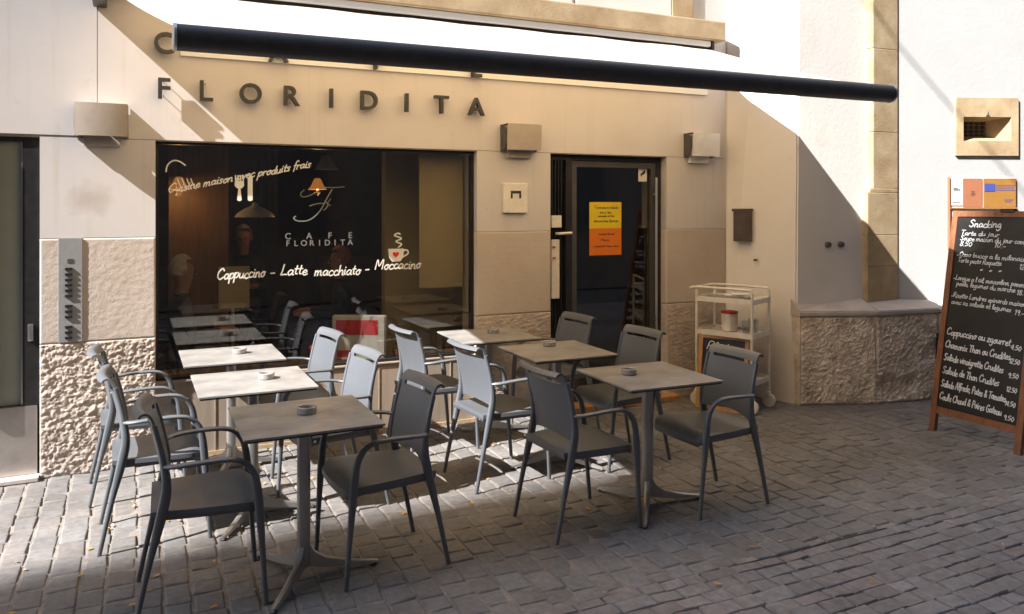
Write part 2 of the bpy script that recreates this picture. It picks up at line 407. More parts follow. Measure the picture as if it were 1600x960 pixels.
# metal panel below the window with slim standing seams
bm = nb(); box(bm, .150, 2.445, D + .045, D + .10, .03, .515)
for x in (.20, .34, .52, 1.1, 1.67, 2.24): box(bm, x, x + .006, D + .041, D + .047, .03, .512)
P(link('parapet_panel', bm, M['panel'], cafe))
P(bx('window_sill', M['panel'], cafe, .150, 2.445, D + .035, D + .12, .516, .530, bev=.003))
P(bx('wall_foot', M['sand'], cafe, .150, 2.445, D + .035, D + .12, 0.0, .028))
P(bx('sun_stripe_strip', M['wframe'], cafe, .30, 4.70, D - .022, D - .001, 2.700, 2.775))  # white strip added in place of a sunlit stripe on the wall
# shop window
YG = D + .088
win = P(thing('window', '', '')); win.parent = cafe; win.location = Vector((0, 0, 0)) - cafe.location
for k in ('label', 'category'): del win[k]
bm = nb(); box(bm, .150, .168, YG - .03, YG + .03, .534, 2.10); box(bm, 2.425, 2.445, YG - .03, YG + .03, .534, 2.10)
box(bm, .150, 2.445, YG - .03, YG + .03, 2.113, 2.131); box(bm, .169, 2.424, YG - .03, YG + .03, .534, .552)
link('frame', bm, M['black'], win)
bm = nb(); box(bm, .169, 2.424, YG - .003, YG + .003, .553, 2.112); link('pane', bm, M['glass'], win)

# cafe door
YD = D + .115
door = P(thing('door', '', '')); door.parent = cafe; door.location = Vector((0, 0, 0)) - cafe.location
for k in ('label', 'category'): del door[k]
door['label'] = 'dark glazed cafe door with a narrow barred side light'
bm = nb()
box(bm, 3.103, 4.264, YD - .03, YD + .05, 2.085, 2.135)
box(bm, 3.103, 3.135, YD - .03, YD + .05, .03, 2.084); box(bm, 4.205, 4.264, YD - .03, YD + .05, .03, 2.084)
box(bm, 3.285, 3.345, YD - .045, YD + .05, .03, 2.084)
for x in (3.165, 3.195, 3.225, 3.252): box(bm, x, x + .010, YD - .02, YD - .008, .05, 2.08)
link('frame', bm, M['black'], door)
bm = nb()
box(bm, 3.350, 4.200, YD - .034, YD + .02, 2.03, 2.080); box(bm, 3.350, 3.395, YD - .034, YD + .02, .16, 2.029)
box(bm, 4.155, 4.200, YD - .034, YD + .02, .16, 2.029); box(bm, 3.350, 4.200, YD - .034, YD + .02, .05, .159)
link('leaf', bm, M['tube'], door)
bm = nb(); box(bm, 3.396, 4.154, YD - .004, YD + .004, .160, 2.029); box(bm, 3.136, 3.284, YD - .004, YD + .004, .03, 2.084)
link('pane', bm, M['glass'], door)
bm = nb(); tube(bm, [(4.177, YD - .085, .55), (4.177, YD - .085, 1.95)], .011)
for z in (.7, 1.8): tube(bm, [(4.177, YD - .085, z), (4.177, YD - .03, z)], .008)
link('handle', bm, M['steel'], door, smooth=True, auto=40)
bm = nb()
for z0, z1, w in ((1.52, 1.62, .095), (.93, 1.42, .075)): box(bm, 3.145, 3.145 + w, YD - .055, YD - .035, z0, z1, bev=.004)
link('lock_plate', bm, M['cream'], door)
bm = nb(); tube(bm, [(3.19, YD - .055, 1.47), (3.19, YD - .10, 1.47), (3.31, YD - .10, 1.475)], .011); link('lever', bm, M['cream'], door, smooth=True, auto=40)
for z in (1.36, 1.27):
    bm = nb(); lathe(bm, [(.0, -.006), (.012, -.006), (.012, .006), (0, .006)], 12, (3.165, YD - .06, z)); link('lock_indicator', bm, M['red'], door)
P(bx('threshold', M['pine'], cafe, 2.98, 4.33, D - .10, D + .16, .0, .045, bev=.006))

# entrance door on the far left (steel and glass)
ent = P(thing('entrance_door', '', '')); ent.parent = cafe; ent.location = Vector((0, 0, 0)) - cafe.location
for k in ('label', 'category'): del ent[k]
ent['label'] = 'steel framed glass entrance door with metal kick plate'
YE = D + .02
bm = nb()
box(bm, -.604, -.512, YE, YE + .09, .46, 2.14); box(bm, -.76, -.605, YE, YE + .09, 2.10, 2.14); box(bm, -1.75, -.761, YE, YE + .09, 2.06, 2.14)
box(bm, -.80, -.735, YE - .03, YE + .09, .40, 2.059); box(bm, -1.75, -1.68, YE, YE + .09, 0, 2.059)
link('frame', bm, M['black'], ent)
bm = nb(); box(bm, -.734, -.615, YE + .03, YE + .04, .462, 2.099); box(bm, -1.679, -.801, YE + .03, YE + .04, .462, 2.05); link('pane', bm, M['glassrefl'], ent)
bm = nb(); box(bm, -.614, -.6045, YE + .02, YE + .05, .462, 2.099); link('edge_profile', bm, M['steel'], ent)
bm = nb(); box(bm, -.734, -.525, YE, YE + .05, .03, .458, bev=.004); box(bm, -1.679, -.737, YE + .01, YE + .05, .03, .458, bev=.004); link('kick_plate', bm, M['steelkick'], ent)
bm = nb(); box(bm, -.575, -.545, YE - .02, YE, .86, .965, bev=.006); link('lock', bm, M['steel'], ent)
P(bx('door_step', M['plinthtop'], cafe, -1.75, -.512, D - .06, D + .12, 0, .028, bev=.005))

# upper floor window, sandstone sill, jambs
bm = nb(); box(bm, .95, 4.80, D - .145, D + .02, 3.172, 3.345, bev=.012); P(link('upper_sill', bm, M['sand'], cafe))
bm = nb(); box(bm, 4.30, 4.53, D - .035, D + .02, 3.347, 6.0, bev=.006); P(link('window_jamb', bm, M['sand'], cafe))
P(bx('window_jamb', M['sand'], cafe, 1.1, 1.32, D - .035, D + .02, 3.347, 6.0, bev=.006))
bm = nb()
for x0, x1 in ((1.33, 2.28), (3.33, 4.29)): box(bm, x0, x1, D - .03, D - .004, 3.36, 5.9)
box(bm, 2.32, 3.29, D - .028, D - .003, 3.37, 3.52); box(bm, 2.32, 2.40, D - .028, D - .003, 3.525, 5.9); box(bm, 3.21, 3.29, D - .028, D - .003, 3.525, 5.9)
P(link('shutter', bm, M['wframe'], cafe))

# interior shell
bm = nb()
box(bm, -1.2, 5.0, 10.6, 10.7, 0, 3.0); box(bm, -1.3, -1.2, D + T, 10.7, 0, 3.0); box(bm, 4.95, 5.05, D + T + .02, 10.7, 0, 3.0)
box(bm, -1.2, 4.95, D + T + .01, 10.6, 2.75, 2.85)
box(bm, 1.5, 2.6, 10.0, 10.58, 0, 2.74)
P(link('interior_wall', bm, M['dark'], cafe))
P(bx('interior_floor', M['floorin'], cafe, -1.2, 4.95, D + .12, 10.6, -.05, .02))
P(bx('olive_back_panel', M['olive'], cafe, 1.93, 2.95, 6.5, 6.6, .021, 2.74))  # added slab carrying the same olive reflection colour further left
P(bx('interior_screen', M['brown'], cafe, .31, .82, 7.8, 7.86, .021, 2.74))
P(bx('olive_reflection_sheet', M['olive'], cafe, 2.05, 2.42, 5.97, 5.976, 1.05, 2.10))  # thin sheet added to carry the bright olive reflection in the pane
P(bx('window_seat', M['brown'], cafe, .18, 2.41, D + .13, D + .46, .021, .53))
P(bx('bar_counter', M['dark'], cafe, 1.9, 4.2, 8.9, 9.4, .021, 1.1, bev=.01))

# ------------------------------------------------------------------ neighbouring church-like building on the right
old = thing('neighbour_building', 'white rendered old building with sandstone corner pilaster and pitted stone plinth', 'building', (6, 5.2, 0))
def PO(o): o.parent = old; o.location = o.location - Vector(old.location); return o
def prism(bm, pts, z0, z1, top=None):
    """vertical prism over polygon pts; top = different polygon at z1 (batter)"""
    a = [bm.verts.new((x, y, z0)) for x, y in pts]; b = [bm.verts.new((x, y, z1)) for x, y in (top or pts)]
    n = len(a)
    for i in range(n): bm.faces.new((a[i], a[(i + 1) % n], b[(i + 1) % n], b[i]))
    bm.faces.new(a[::-1]); bm.faces.new(b)
wd = Vector((.932, -.363)); wnrm = Vector((.363, .932))
W0 = Vector((6.26, 5.035))     # left end of right hand wall, just behind the pilaster front
Wp = lambda t, d=0: (W0.x + wd.x * t + wnrm.x * d, W0.y + wd.y * t + wnrm.y * d)
# buttress: left flank + front, with batter
bm = nb()
prism(bm, [(4.932, D + .2), (4.932, D - .002), (5.140, 5.10), (5.965, 5.047), (6.2, D + .4)], .0, 9.0,
      [(4.934, D + .2), (4.934, D - .002), (5.36, 5.24), (6.185, 5.187), (6.3, D + .4)])
bmesh.ops.bevel(bm, geom=[e for e in bm.edges if abs((e.verts[0].co - e.verts[1].co).z) > 3], offset=.012, segments=2, affect='EDGES')
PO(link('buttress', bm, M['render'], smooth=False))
# right wall with the small niche cut out
N0, N1, NZ0, NZ1 = .655, 1.115, 2.295, 2.515
bm = nb()
def wb(t0, t1, z0, z1, d0=0.0, d1=.5):
    prism(bm, [Wp(t0, d0), Wp(t1, d0), Wp(t1, d1), Wp(t0, d1)], z0, z1)
wb(-.2, N0, .0, 9); wb(N1, 6.5, .0, 9); wb(N0, N1, 0, NZ0); wb(N0, N1, NZ1, 9)
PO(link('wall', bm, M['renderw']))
# sandstone pilaster: quoin blocks
bm = nb(); z = .80; k = 0; random.seed(3)
def pil(l_, dd, z0, z1):
    prism(bm, [Wp(l_ + .035, dd), Wp(.035, -.014), Wp(.035, .2), Wp(l_, .2), Wp(l_, dd + .045), Wp(l_ + .010, dd + .013)], z0, z1)
for h in (.36, .28, .38):
    pil(-.345, -.13 + random.uniform(-.002, .002), z, z + h - .0015); z += h
pil(-.32, -.12, z, z + .035); z += .0365
while z < 9:
    h = random.uniform(.34, .62); pil(-.275 + random.uniform(-.004, .004), -.095 + random.uniform(-.001, .001), z, z + h - .0015); z += h
bmesh.ops.bevel(bm, geom=bm.edges[:], offset=.004, segments=1, affect='EDGES')
PO(link('pilaster', bm, M['sand']))
# plinth with relief
Pf = [Vector((5.14, 5.053)), Vector((5.767, 4.80)), Vector((6.42, 4.70)), Vector((9.5, 3.50))]
bm = nb()
for q, (a, b) in enumerate(zip(Pf, Pf[1:])):
    L_ = (b - a).length; t = (b - a) / L_; nn = Vector((-t.y, t.x))
    step = .009 if q < 2 else .02
    nx = int(L_ / step); nz = int(.755 / step); g = []
    for i in range(nx + 1):
        row = []
        for j in range(nz + 1):
            s = L_ * i / nx; zz = .755 * j / nz
            pit = fbm(s * 30 + q * 5, q * 3.1, zz * 30); hole = max(0, noise.noise(Vector((s * 3.1 + q * 7, 2, zz * 3.4))) - .26) * .05
            ed = min(1, min(i, nx - i, j, nz - j) / 2)
            d = (pit * .008 + hole) * ed + (1 - ed) * .012
            p = a + t * s + nn * d
            row.append(bm.verts.new((p.x, p.y, zz)))
        g.append(row)
    for i in range(nx):
        for j in range(nz): bm.faces.new((g[i][j], g[i + 1][j], g[i + 1][j + 1], g[i][j + 1]))
# left flank of the plinth
v = [bm.verts.new(c) for c in ((5.14, 5.053, 0), (5.14, 5.053, .755), (5.145, 5.2, .755), (5.145, 5.2, 0))]; bm.faces.new(v)
PO(link('plinth', bm, M['plinth'], smooth=False))
bm = nb()
def cap(pl, z0, z1, zb):
    a = [bm.verts.new((x, y, z0)) for x, y in pl]; b = [bm.verts.new((x, y, z1 if i < 2 else zb)) for i, (x, y) in enumerate(pl)]
    for i in range(4): bm.faces.new((a[i], a[(i + 1) % 4], b[(i + 1) % 4], b[i]))
    bm.faces.new(a[::-1]); bm.faces.new(b)
cap([(5.13, 5.045), (5.763, 4.79), (5.95, 5.16), (5.14, 5.16)], .757, .80, .90)
cap([(5.771, 4.788), (6.42, 4.69), (6.75, 4.98), (5.96, 5.16)], .757, .80, .86)
cap([(6.424, 4.69), (9.5, 3.49), (9.6, 3.9), (6.755, 4.98)], .757, .80, .83)
bmesh.ops.bevel(bm, geom=[e for e in bm.edges if e.calc_length() > .2], offset=.008, segments=2, affect='EDGES')
PO(link('plinth_cap', bm, M['plinthtop']))
# niche window
nz_ = bpy.data.objects.new('niche_window', None); COL.objects.link(nz_); nz_.parent = old; nz_.location = -Vector(old.location)
bm = nb()
def nb4(t0, t1, z0, z1, d0, d1): prism(bm, [Wp(t0, d0), Wp(t1, d0), Wp(t1, d1), Wp(t0, d1)], z0, z1)
nb4(.585, N0, 2.16, 2.69, -.022, .01); nb4(N1, 1.185, 2.16, 2.69, -.022, .01)
nb4(N0 + .001, N1 - .001, 2.16, NZ0, -.022, .01); nb4(N0 + .001, N1 - .001, NZ1, 2.69, -.022, .01)
link('frame', bm, M['sand'], nz_)
bm = nb(); v = [bm.verts.new((*Wp(t_, -.0235), z_)) for t_, z_ in ((.865, NZ1 + .001), (.915, NZ1 + .001), (.897, NZ1 + .022), (.890, NZ1 + .055), (.883, NZ1 + .022))]; bm.faces.new(v); link('lintel_notch', bm, M['bronze'], nz_)
bm = nb()   # splayed reveal
fr = [(N0, NZ0), (N1, NZ0), (N1, NZ1), (N0, NZ1)]; bk = [(N0 + .02, NZ0 + .06), (N1 - .14, NZ0 + .06), (N1 - .14, NZ1 - .03), (N0 + .02, NZ1 - .03)]
a = [bm.verts.new((*Wp(t, .0), z)) for t, z in fr]; b = [bm.verts.new((*Wp(t, .16), z)) for t, z in bk]
for i in range(4): bm.faces.new((a[i], a[(i + 1) % 4], b[(i + 1) % 4], b[i]))
link('reveal', bm, M['sand'], nz_)
bm = nb(); nb4(N0 - .03, N1, NZ0, NZ1, .17, .18); link('backing', bm, M['dark'], nz_)
bm = nb()
for k in range(6): t = N0 + .04 + k * .055; nb4(t, t + .009, NZ0 + .05, NZ1 - .02, .140, .149)
for k in range(3): z = NZ0 + .075 + k * .04; nb4(N0 + .02, N1 - .13, z, z + .008, .136, .1395)
link('grille', bm, mat('weathered_iron', (.16, .13, .11), .7), nz_)
# two small round plugs + anchor
bm = nb()
for u in (5.507, 5.65):
    m_ = Matrix.Translation((u, 5.085 if u < 5.6 else 5.072, 1.36)) @ Matrix.Rotation(R(90), 4, 'X')
    bmesh.ops.create_cone(bm, cap_ends=True, segments=20, radius1=.028, radius2=.022, depth=.03, matrix=m_)
PO(link('pipe_plug', bm, M['bronze'], smooth=True, auto=40))

# ------------------------------------------------------------------ house across the street (behind the camera): casts the foreground shade, shows in the glass
opp = thing('townhouse', 'tall townhouse across the street seen only as a dark reflection in the cafe glass', 'building', (0, -2.3, 0))
YO = -2.3; HO = (4.30 - YO) * 4.4
bm = nb(); box(bm, -75, 45, YO - 9, YO, 0, HO)
o = link('wall', bm, M['opp'], opp); o.location = (0, -YO, 0)
for fl in range(7):
    for k in range(-3, 9):
        x = k * 1.9 + .3; z = 1.1 + fl * 3.3
        if abs(x) < .9 and fl == 0: continue
        f = bx('window', M['opp'], opp, x, x + .95, YO + .002, YO + .05, z, z + 1.6); f.location = (0, -YO, 0)
        g = bx('pane', M['shutter'], f, x + .06, x + .89, YO + .051, YO + .056, z + .06, z + 1.54)

# ------------------------------------------------------------------ awning
aw = thing('awning', 'extended ivory canvas awning with a dark front bar over the terrace', 'awning', (2.2, D, 3.1))
def PA(o): o.parent = aw; o.location = o.location - Vector(aw.location); return o
A0 = Vector((-.13, D - .06, 3.10)); A1 = Vector((4.66, D - .06, 3.11)); B0 = Vector((.195, 3.66, 2.45)); B1 = Vector((4.44, 3.66, 2.472))
bm = nb(); g = []
nx, ny = 24, 10
for i in range(nx + 1):
    row = []
    for j in range(ny + 1):
        u, v = i / nx, j / ny
        p = (A0.lerp(A1, u)).lerp(B0.lerp(B1, u), v)
        p.z -= .018 * math.sin(math.pi * v) + .004 * math.sin(u * 40)
        row.append(p)
    g.append(row)
for off in (0, -.004):
    vs = [[bm.verts.new(p + Vector((0, 0, off))) for p in r] for r in g] if off == 0 else vs
    if off == 0:
        for i in range(nx):
            for j in range(ny): bm.faces.new((vs[i][j], vs[i + 1][j], vs[i + 1][j + 1], vs[i][j + 1]))
PA(link('canvas', bm, M['fabric'], smooth=True))
bm = nb(); prof = []
ax = (B1 - B0).normalized()
for e, c in ((B0 - ax * .02, 0), (B1 + ax * .03, 1)):
    prof.append([e + Vector((0, .060 * math.cos(t) - .03, .057 * math.sin(t) - .040)) for t in [2 * math.pi * k / 20 for k in range(20)]])
rings(bm, prof); PA(link('front_bar', bm, M['tube'], smooth=True, auto=50))
bm = nb()
for e, s_ in ((B0 - ax * .02, -1), (B1 + ax * .03, 1)):
    rings(bm, [[e + ax * s_ * q + Vector((0, (.063) * k_ * math.cos(t) - .03, .060 * k_ * math.sin(t) - .040)) for t in [2 * math.pi * k / 20 for k in range(20)]] for q, k_ in ((0.001, 1), (.012, 1), (.016, .9))])
PA(link('end_cap', bm, M['steel'], smooth=True, auto=40))
bm = nb(); box(bm, -.13, 4.66, D - .12, D - .002, 3.115, 3.168, bev=.012); PA(link('cassette', bm, M['wframe']))
bm = nb(); box(bm, -.12, 4.65, D - .10, D - .01, 3.092, 3.113); PA(link('roller_slot', bm, M['black']))
bm = nb(); box(bm, -.215, -.135, D - .25, D - .002, 2.97, 3.17, bev=.008); PA(link('bracket', bm, M['black']))
bm = nb(); box(bm, 4.661, 4.70, D - .12, D - .002, 3.09, 3.17, bev=.006); PA(link('bracket', bm, M['black']))
# folding arms
for (sx, ex, kx) in ((.15, .62, 1.05), (4.3, 4.05, 3.5)):
    s = Vector((sx, D - .08, 3.03)); e = Vector((ex if sx < 1 else 4.0, 3.70, 2.44)); el = Vector((kx, (D + 3.66) / 2 + .1, 2.72))
    ar = bpy.data.objects.new('folding_arm', None); COL.objects.link(ar); ar.parent = aw; ar.location = -Vector(aw.location)
    bm = nb(); sweep(bm, [s, el], (.028, .018), Vector((0, 0, 1))); link('upper_arm', bm, M['wframe'], ar, smooth=True, auto=40)
    bm = nb(); sweep(bm, [el, e], (.022, .016), Vector((0, 0, 1))); link('forearm', bm, M['wframe'], ar, smooth=True, auto=40)

# ------------------------------------------------------------------ stroke font (handwriting)
G_ = {
'a': (.95, [[(.72, .8), (.4, .98), (.08, .55), (.3, .02), (.68, .4), (.76, .95), (.74, .15), (.95, .08)]]),
'b': (.85, [[(.1, 1.9), (.1, .1)], [(.1, .6), (.5, .95), (.75, .5), (.45, .0), (.1, .12)]]),
'c': (.8, [[(.7, .8), (.4, .98), (.08, .5), (.35, .0), (.78, .18)]]),
'd': (.95, [[(.72, .7), (.4, .95), (.08, .5), (.3, .02), (.68, .3), (.76, 1.9), (.76, .15), (.95, .08)]]),
'e': (.8, [[(.08, .45), (.65, .6), (.42, .98), (.08, .5), (.35, .0), (.8, .2)]]),
'f': (.6, [[(.75, 1.75), (.5, 1.95), (.3, 1.5), (.25, -.5)], [(.02, .9), (.62, .95)]]),
'g': (.9, [[(.7, .8), (.4, .98), (.08, .5), (.35, .05), (.7, .5), (.72, -.4), (.35, -.85), (.05, -.5)]]),
'h': (.9, [[(.1, 1.9), (.1, 0)], [(.1, .5), (.45, .98), (.7, .7), (.7, .1), (.9, .05)]]),
'i': (.42, [[(.15, .95), (.15, .15), (.38, .05)], [(.15, 1.35), (.18, 1.42)]]),
'j': (.4, [[(.25, .95), (.25, -.5), (.0, -.7)], [(.25, 1.35), (.28, 1.42)]]),
'k': (.8, [[(.1, 1.9), (.1, 0)], [(.6, .95), (.12, .45), (.7, 0)]]),
'l': (.45, [[(.12, .3), (.4, 1.5), (.2, 1.9), (.12, 1.2), (.18, .1), (.45, .1)]]),
'm': (1.3, [[(.08, .95), (.1, 0)], [(.1, .6), (.38, .98), (.52, .6), (.52, 0)], [(.52, .6), (.85, .98), (.98, .6), (1.0, .1), (1.25, .08)]]),
'n': (.92, [[(.08, .95), (.1, 0)], [(.1, .55), (.45, .98), (.66, .65), (.66, .1), (.9, .06)]]),
'o': (.85, [[(.4, .98), (.08, .5), (.38, .0), (.72, .45), (.42, .98), (.85, .85)]]),
'p': (.85, [[(.1, .95), (.1, -.85)], [(.1, .6), (.5, .98), (.74, .5), (.42, .02), (.1, .2)]]),
'q': (.85, [[(.7, .8), (.4, .98), (.08, .5), (.35, .02), (.7, .5)], [(.72, .95), (.72, -.85)]]),
'r': (.68, [[(.1, .95), (.12, 0)], [(.12, .55), (.35, .92), (.64, .85)]]),
's': (.7, [[(.6, .85), (.3, .98), (.15, .7), (.5, .4), (.42, .03), (.05, .12)]]),
't': (.6, [[(.3, 1.6), (.25, .2), (.55, .08)], [(.02, 1.0), (.58, 1.03)]]),
'u': (.9, [[(.08, .95), (.12, .2), (.4, .0), (.66, .35), (.7, .95), (.7, .12), (.9, .06)]]),
'v': (.8, [[(.05, .95), (.35, 0), (.7, .95)]]), 'w': (1.2, [[(.05, .95), (.3, 0), (.55, .8), (.8, 0), (1.1, .95)]]),
'x': (.8, [[(.08, .95), (.7, 0)], [(.68, .95), (.05, 0)]]), 'y': (.8, [[(.08, .95), (.38, .1)], [(.72, .95), (.2, -.8)]]),
'z': (.8, [[(.08, .92), (.68, .92), (.08, .03), (.74, .05)]]),
'A': (1.2, [[(.02, 0), (.5, 1.9), (.62, 1.9), (1.0, 0)], [(.2, .7), (.9, .72)]]),
'C': (1.2, [[(1.05, 1.5), (.7, 1.95), (.15, 1.3), (.12, .5), (.55, -.02), (1.1, .35)]]),
'F': (1.0, [[(.2, 1.85), (.2, 0)], [(.0, 1.85), (.95, 1.9)], [(.2, 1.0), (.75, 1.02)]]),
'G': (1.2, [[(1.0, 1.6), (.6, 1.92), (.1, 1.0), (.5, 0), (1.0, .3), (1.0, .85), (.6, .85)]]),
'L': (1.0, [[(.25, 1.95), (.2, .6), (.12, .03), (.55, .08), (.95, .05)]]),
'M': (1.5, [[(.08, 0), (.2, 1.9), (.65, .6), (1.15, 1.95), (1.25, 0)]]),
'O': (1.3, [[(.6, 1.9), (.1, 1.0), (.6, 0), (1.1, .95), (.6, 1.9)]]),
'P': (1.0, [[(.15, 0), (.2, 1.85), (.7, 1.85), (.85, 1.35), (.6, .95), (.2, .9)]]),
'R': (1.1, [[(.15, 0), (.2, 1.85), (.7, 1.85), (.85, 1.4), (.6, 1.0), (.2, .95), (.55, .7), (1.0, 0)]]),
'S': (1.1, [[(.95, 1.6), (.55, 1.95), (.15, 1.5), (.5, 1.05), (.85, .6), (.5, 0), (.05, .3)]]),
'T': (1.0, [[(.0, 1.85), (1.0, 1.88)], [(.5, 1.85), (.45, 0)]]),
'B': (1.0, [[(.15, 0), (.15, 1.85), (.7, 1.8), (.75, 1.2), (.2, 1.0), (.85, .75), (.75, .05), (.15, 0)]]),
'-': (.75, [[(.1, .5), (.6, .55)]]), '.': (.35, [[(.12, .0), (.16, .06)]]), ',': (.35, [[(.16, .1), (.08, -.25)]]), ' ': (.55, []),
'*': (.8, [[(.1, .5), (.6, .5)], [(.35, .2), (.35, .8)], [(.15, .25), (.55, .75)]]), '&': (1.1, [[(.95, .0), (.3, 1.3), (.5, 1.8), (.7, 1.4), (.15, .5), (.4, 0), (.95, .7)]]),
'0': (.9, [[(.4, 1.8), (.08, .9), (.4, 0), (.75, .9), (.4, 1.8)]]), '1': (.5, [[(.05, 1.4), (.3, 1.8), (.3, 0)]]),
'2': (.9, [[(.1, 1.4), (.4, 1.85), (.75, 1.4), (.1, .03), (.8, .05)]]), '5': (.9, [[(.7, 1.8), (.2, 1.8), (.15, 1.0), (.6, 1.05), (.7, .4), (.1, .05)]]),
'8': (.9, [[(.4, 1.0), (.12, 1.45), (.4, 1.85), (.68, 1.45), (.4, 1.0), (.08, .5), (.4, 0), (.75, .5), (.4, 1.0)]]),
'9': (.9, [[(.7, 1.5), (.4, 1.85), (.12, 1.4), (.4, 1.0), (.7, 1.5), (.6, 0)]]), '4': (.9, [[(.55, 0), (.55, 1.8), (.05, .6), (.8, .6)]]),
}
_zi = [0]
def ribbon(bm, pts, w, O, U, V, Nn):
    pts = catmull([Vector((*p, 0)) for p in pts], 5) if len(pts) > 2 else [Vector((*p, 0)) for p in pts]
    L = []
    for i, p in enumerate(pts):
        t = (pts[min(i + 1, len(pts) - 1)] - pts[max(i - 1, 0)])
        if t.length < 1e-9: t = Vector((1, 0, 0))
        t.normalize(); s = Vector((-t.y, t.x, 0)) * w / 2
        if i == 0: p = p - t * w * .3
        if i == len(pts) - 1: p = p + t * w * .3
        _zi[0] = (_zi[0] + 1) % 60
        z = _zi[0] * 4e-6
        L.append([bm.verts.new(O + U * q.x + V * q.y + Nn * z) for q in (p - s, p + s)])
    for a, b in zip(L, L[1:]): bm.faces.new((a[0], b[0], b[1], a[1]))
def write(bm, txt, x, y, h, w, O, U, V, Nn, slant=.18, track=0.0, rnd=None, sx=1.0, rise=0.0):
    """h = x-height; returns end x"""
    for ch in txt:
        adv, st = G_.get(ch, G_.get(ch.lower(), G_['-']))
        jy = rnd.uniform(-.13, .13) * h if rnd else 0
        for s in st:
            ribbon(bm, [((x + (px + slant * py) * h * sx), y + rise * (x) + py * h + jy) for px, py in s], w, O, U, V, Nn)
        x += (adv + track) * h * sx
    return x
def textwidth(txt, h, sx=1.0, track=0.0): return sum((G_.get(c, G_['-'])[0] + track) * h * sx for c in txt)
def scribe(bm, txt, x, y, width, h, w, O, U, V, Nn, **k):
    sx = width / textwidth(txt, h, track=k.get('track', 0)); return write(bm, txt, x, y, h, w, O, U, V, Nn, sx=sx, **k)
UX, UZ, NY = Vector((1, 0, 0)), Vector((0, 0, 1)), Vector((0, -1, 0))

# window lettering (vinyl on the outside of the glass)
YV = YG - .0045
OW = Vector((0, YV, 0)); rn = random.Random(2)
def decal(name, m, fn, label, cat):
    bm = nb(); fn(bm); o = link(name, bm, m); return tag(o, label, cat)
U1 = Vector((.958, 0, .20)).normalized()
ws = thing('window_slogan', 'white handwritten line climbing across the upper left of the cafe window', 'lettering', (0, 0, 0))
x_ = 0.0; sx_ = .97 / textwidth('Cuisine maison avec produits frais', .029)
for w_ in 'Cuisine maison avec produits frais'.split():
    bm = nb(); write(bm, w_, x_, 0, .029, .0080, Vector((.225, YV, 1.785)), U1, UZ, NY, rnd=rn, slant=.25, sx=sx_); link('word', bm, M['white'], ws)
    x_ += textwidth(w_ + ' ', .029, sx_)
dl = thing('drinks_lettering', 'white handwritten coffee names across the middle of the cafe window', 'lettering', (0, 0, 0))
for t_, x0, x1, z in (('Cappuccino', .535, .855, 1.195), ('-', .885, .925, 1.20), ('Latte', .96, 1.15, 1.205), ('macchiato', 1.20, 1.54, 1.19), ('-', 1.57, 1.61, 1.20), ('Moccacino', 1.65, 2.01, 1.22)):
    bm = nb(); scribe(bm, t_, 0, 0, x1 - x0, .038, .0090, Vector((x0, YV, z)), UX, UZ, NY, rnd=rn, slant=.2); link('word', bm, M['white'], dl)
def poly(bm, pts, O=OW, U=UX, V=UZ, dz=0):
    bm.faces.new([bm.verts.new(O + U * x + V * z + NY * dz) for x, z in pts])
def f3(bm):   # fork and knife
    x, z = .655, 1.74
    for k in range(4): poly(bm, [(x + k * .017, z + .135), (x + k * .017, z + .175), (x + k * .017 + .008, z + .175), (x + k * .017 + .008, z + .135)])
    poly(bm, [(x - .002, z + .10), (x, z + .1345), (x + .059, z + .1345), (x + .061, z + .10), (x + .045, z + .082), (x + .014, z + .082)])
    poly(bm, [(x + .022, z + .0815), (x + .037, z + .0815), (x + .045, z), (x + .030, z - .008), (x + .014, z)])
    poly(bm, [(x + .085, z), (x + .085, z + .15), (x + .098, z + .172), (x + .118, z + .168), (x + .118, z), (x + .10, z - .008)])
decal('cutlery_decal', M['white'], f3, 'white fork and knife decal on the left of the cafe window', 'decal')
def f4(bm):
    ribbon(bm, [(.215, 1.93), (.225, 1.975), (.26, 2.005), (.30, 2.00), (.335, 1.975)], .009, OW, UX, UZ, NY)
    for x in (.285, .315, .345, .37): ribbon(bm, [(x, 1.885), (x + .012, 1.85), (x + .03, 1.815)], .007, OW, UX, UZ, NY)
decal('dish_decal', M['white'], f4, 'thin white curved dish outline in the top left window corner', 'decal')
def f5(bm):
    for pts, w in (([(1.13, 1.815), (1.105, 1.79), (1.12, 1.765), (1.18, 1.78), (1.26, 1.83), (1.34, 1.835), (1.42, 1.84)], .006), ([(1.33, 1.82), (1.29, 1.75), (1.24, 1.66), (1.17, 1.60), (1.10, 1.59), (1.065, 1.60)], .009),
                   ([(1.065, 1.60), (1.055, 1.615), (1.07, 1.625)], .010), ([(1.17, 1.70), (1.22, 1.715), (1.28, 1.72)], .008), ([(1.28, 1.735), (1.30, 1.71), (1.285, 1.68), (1.27, 1.67)], .008), ([(1.32, 1.75), (1.30, 1.72), (1.32, 1.70)], .006)):
        ribbon(bm, pts, w, OW, UX, UZ, NY)
    for t, z in (('CAFE', 1.452), ('FLORIDITA', 1.403)):
        pass
f5o = decal('monogram_decal', M['grey'], f5, 'grey flourished letter F in the centre of the cafe window', 'decal')

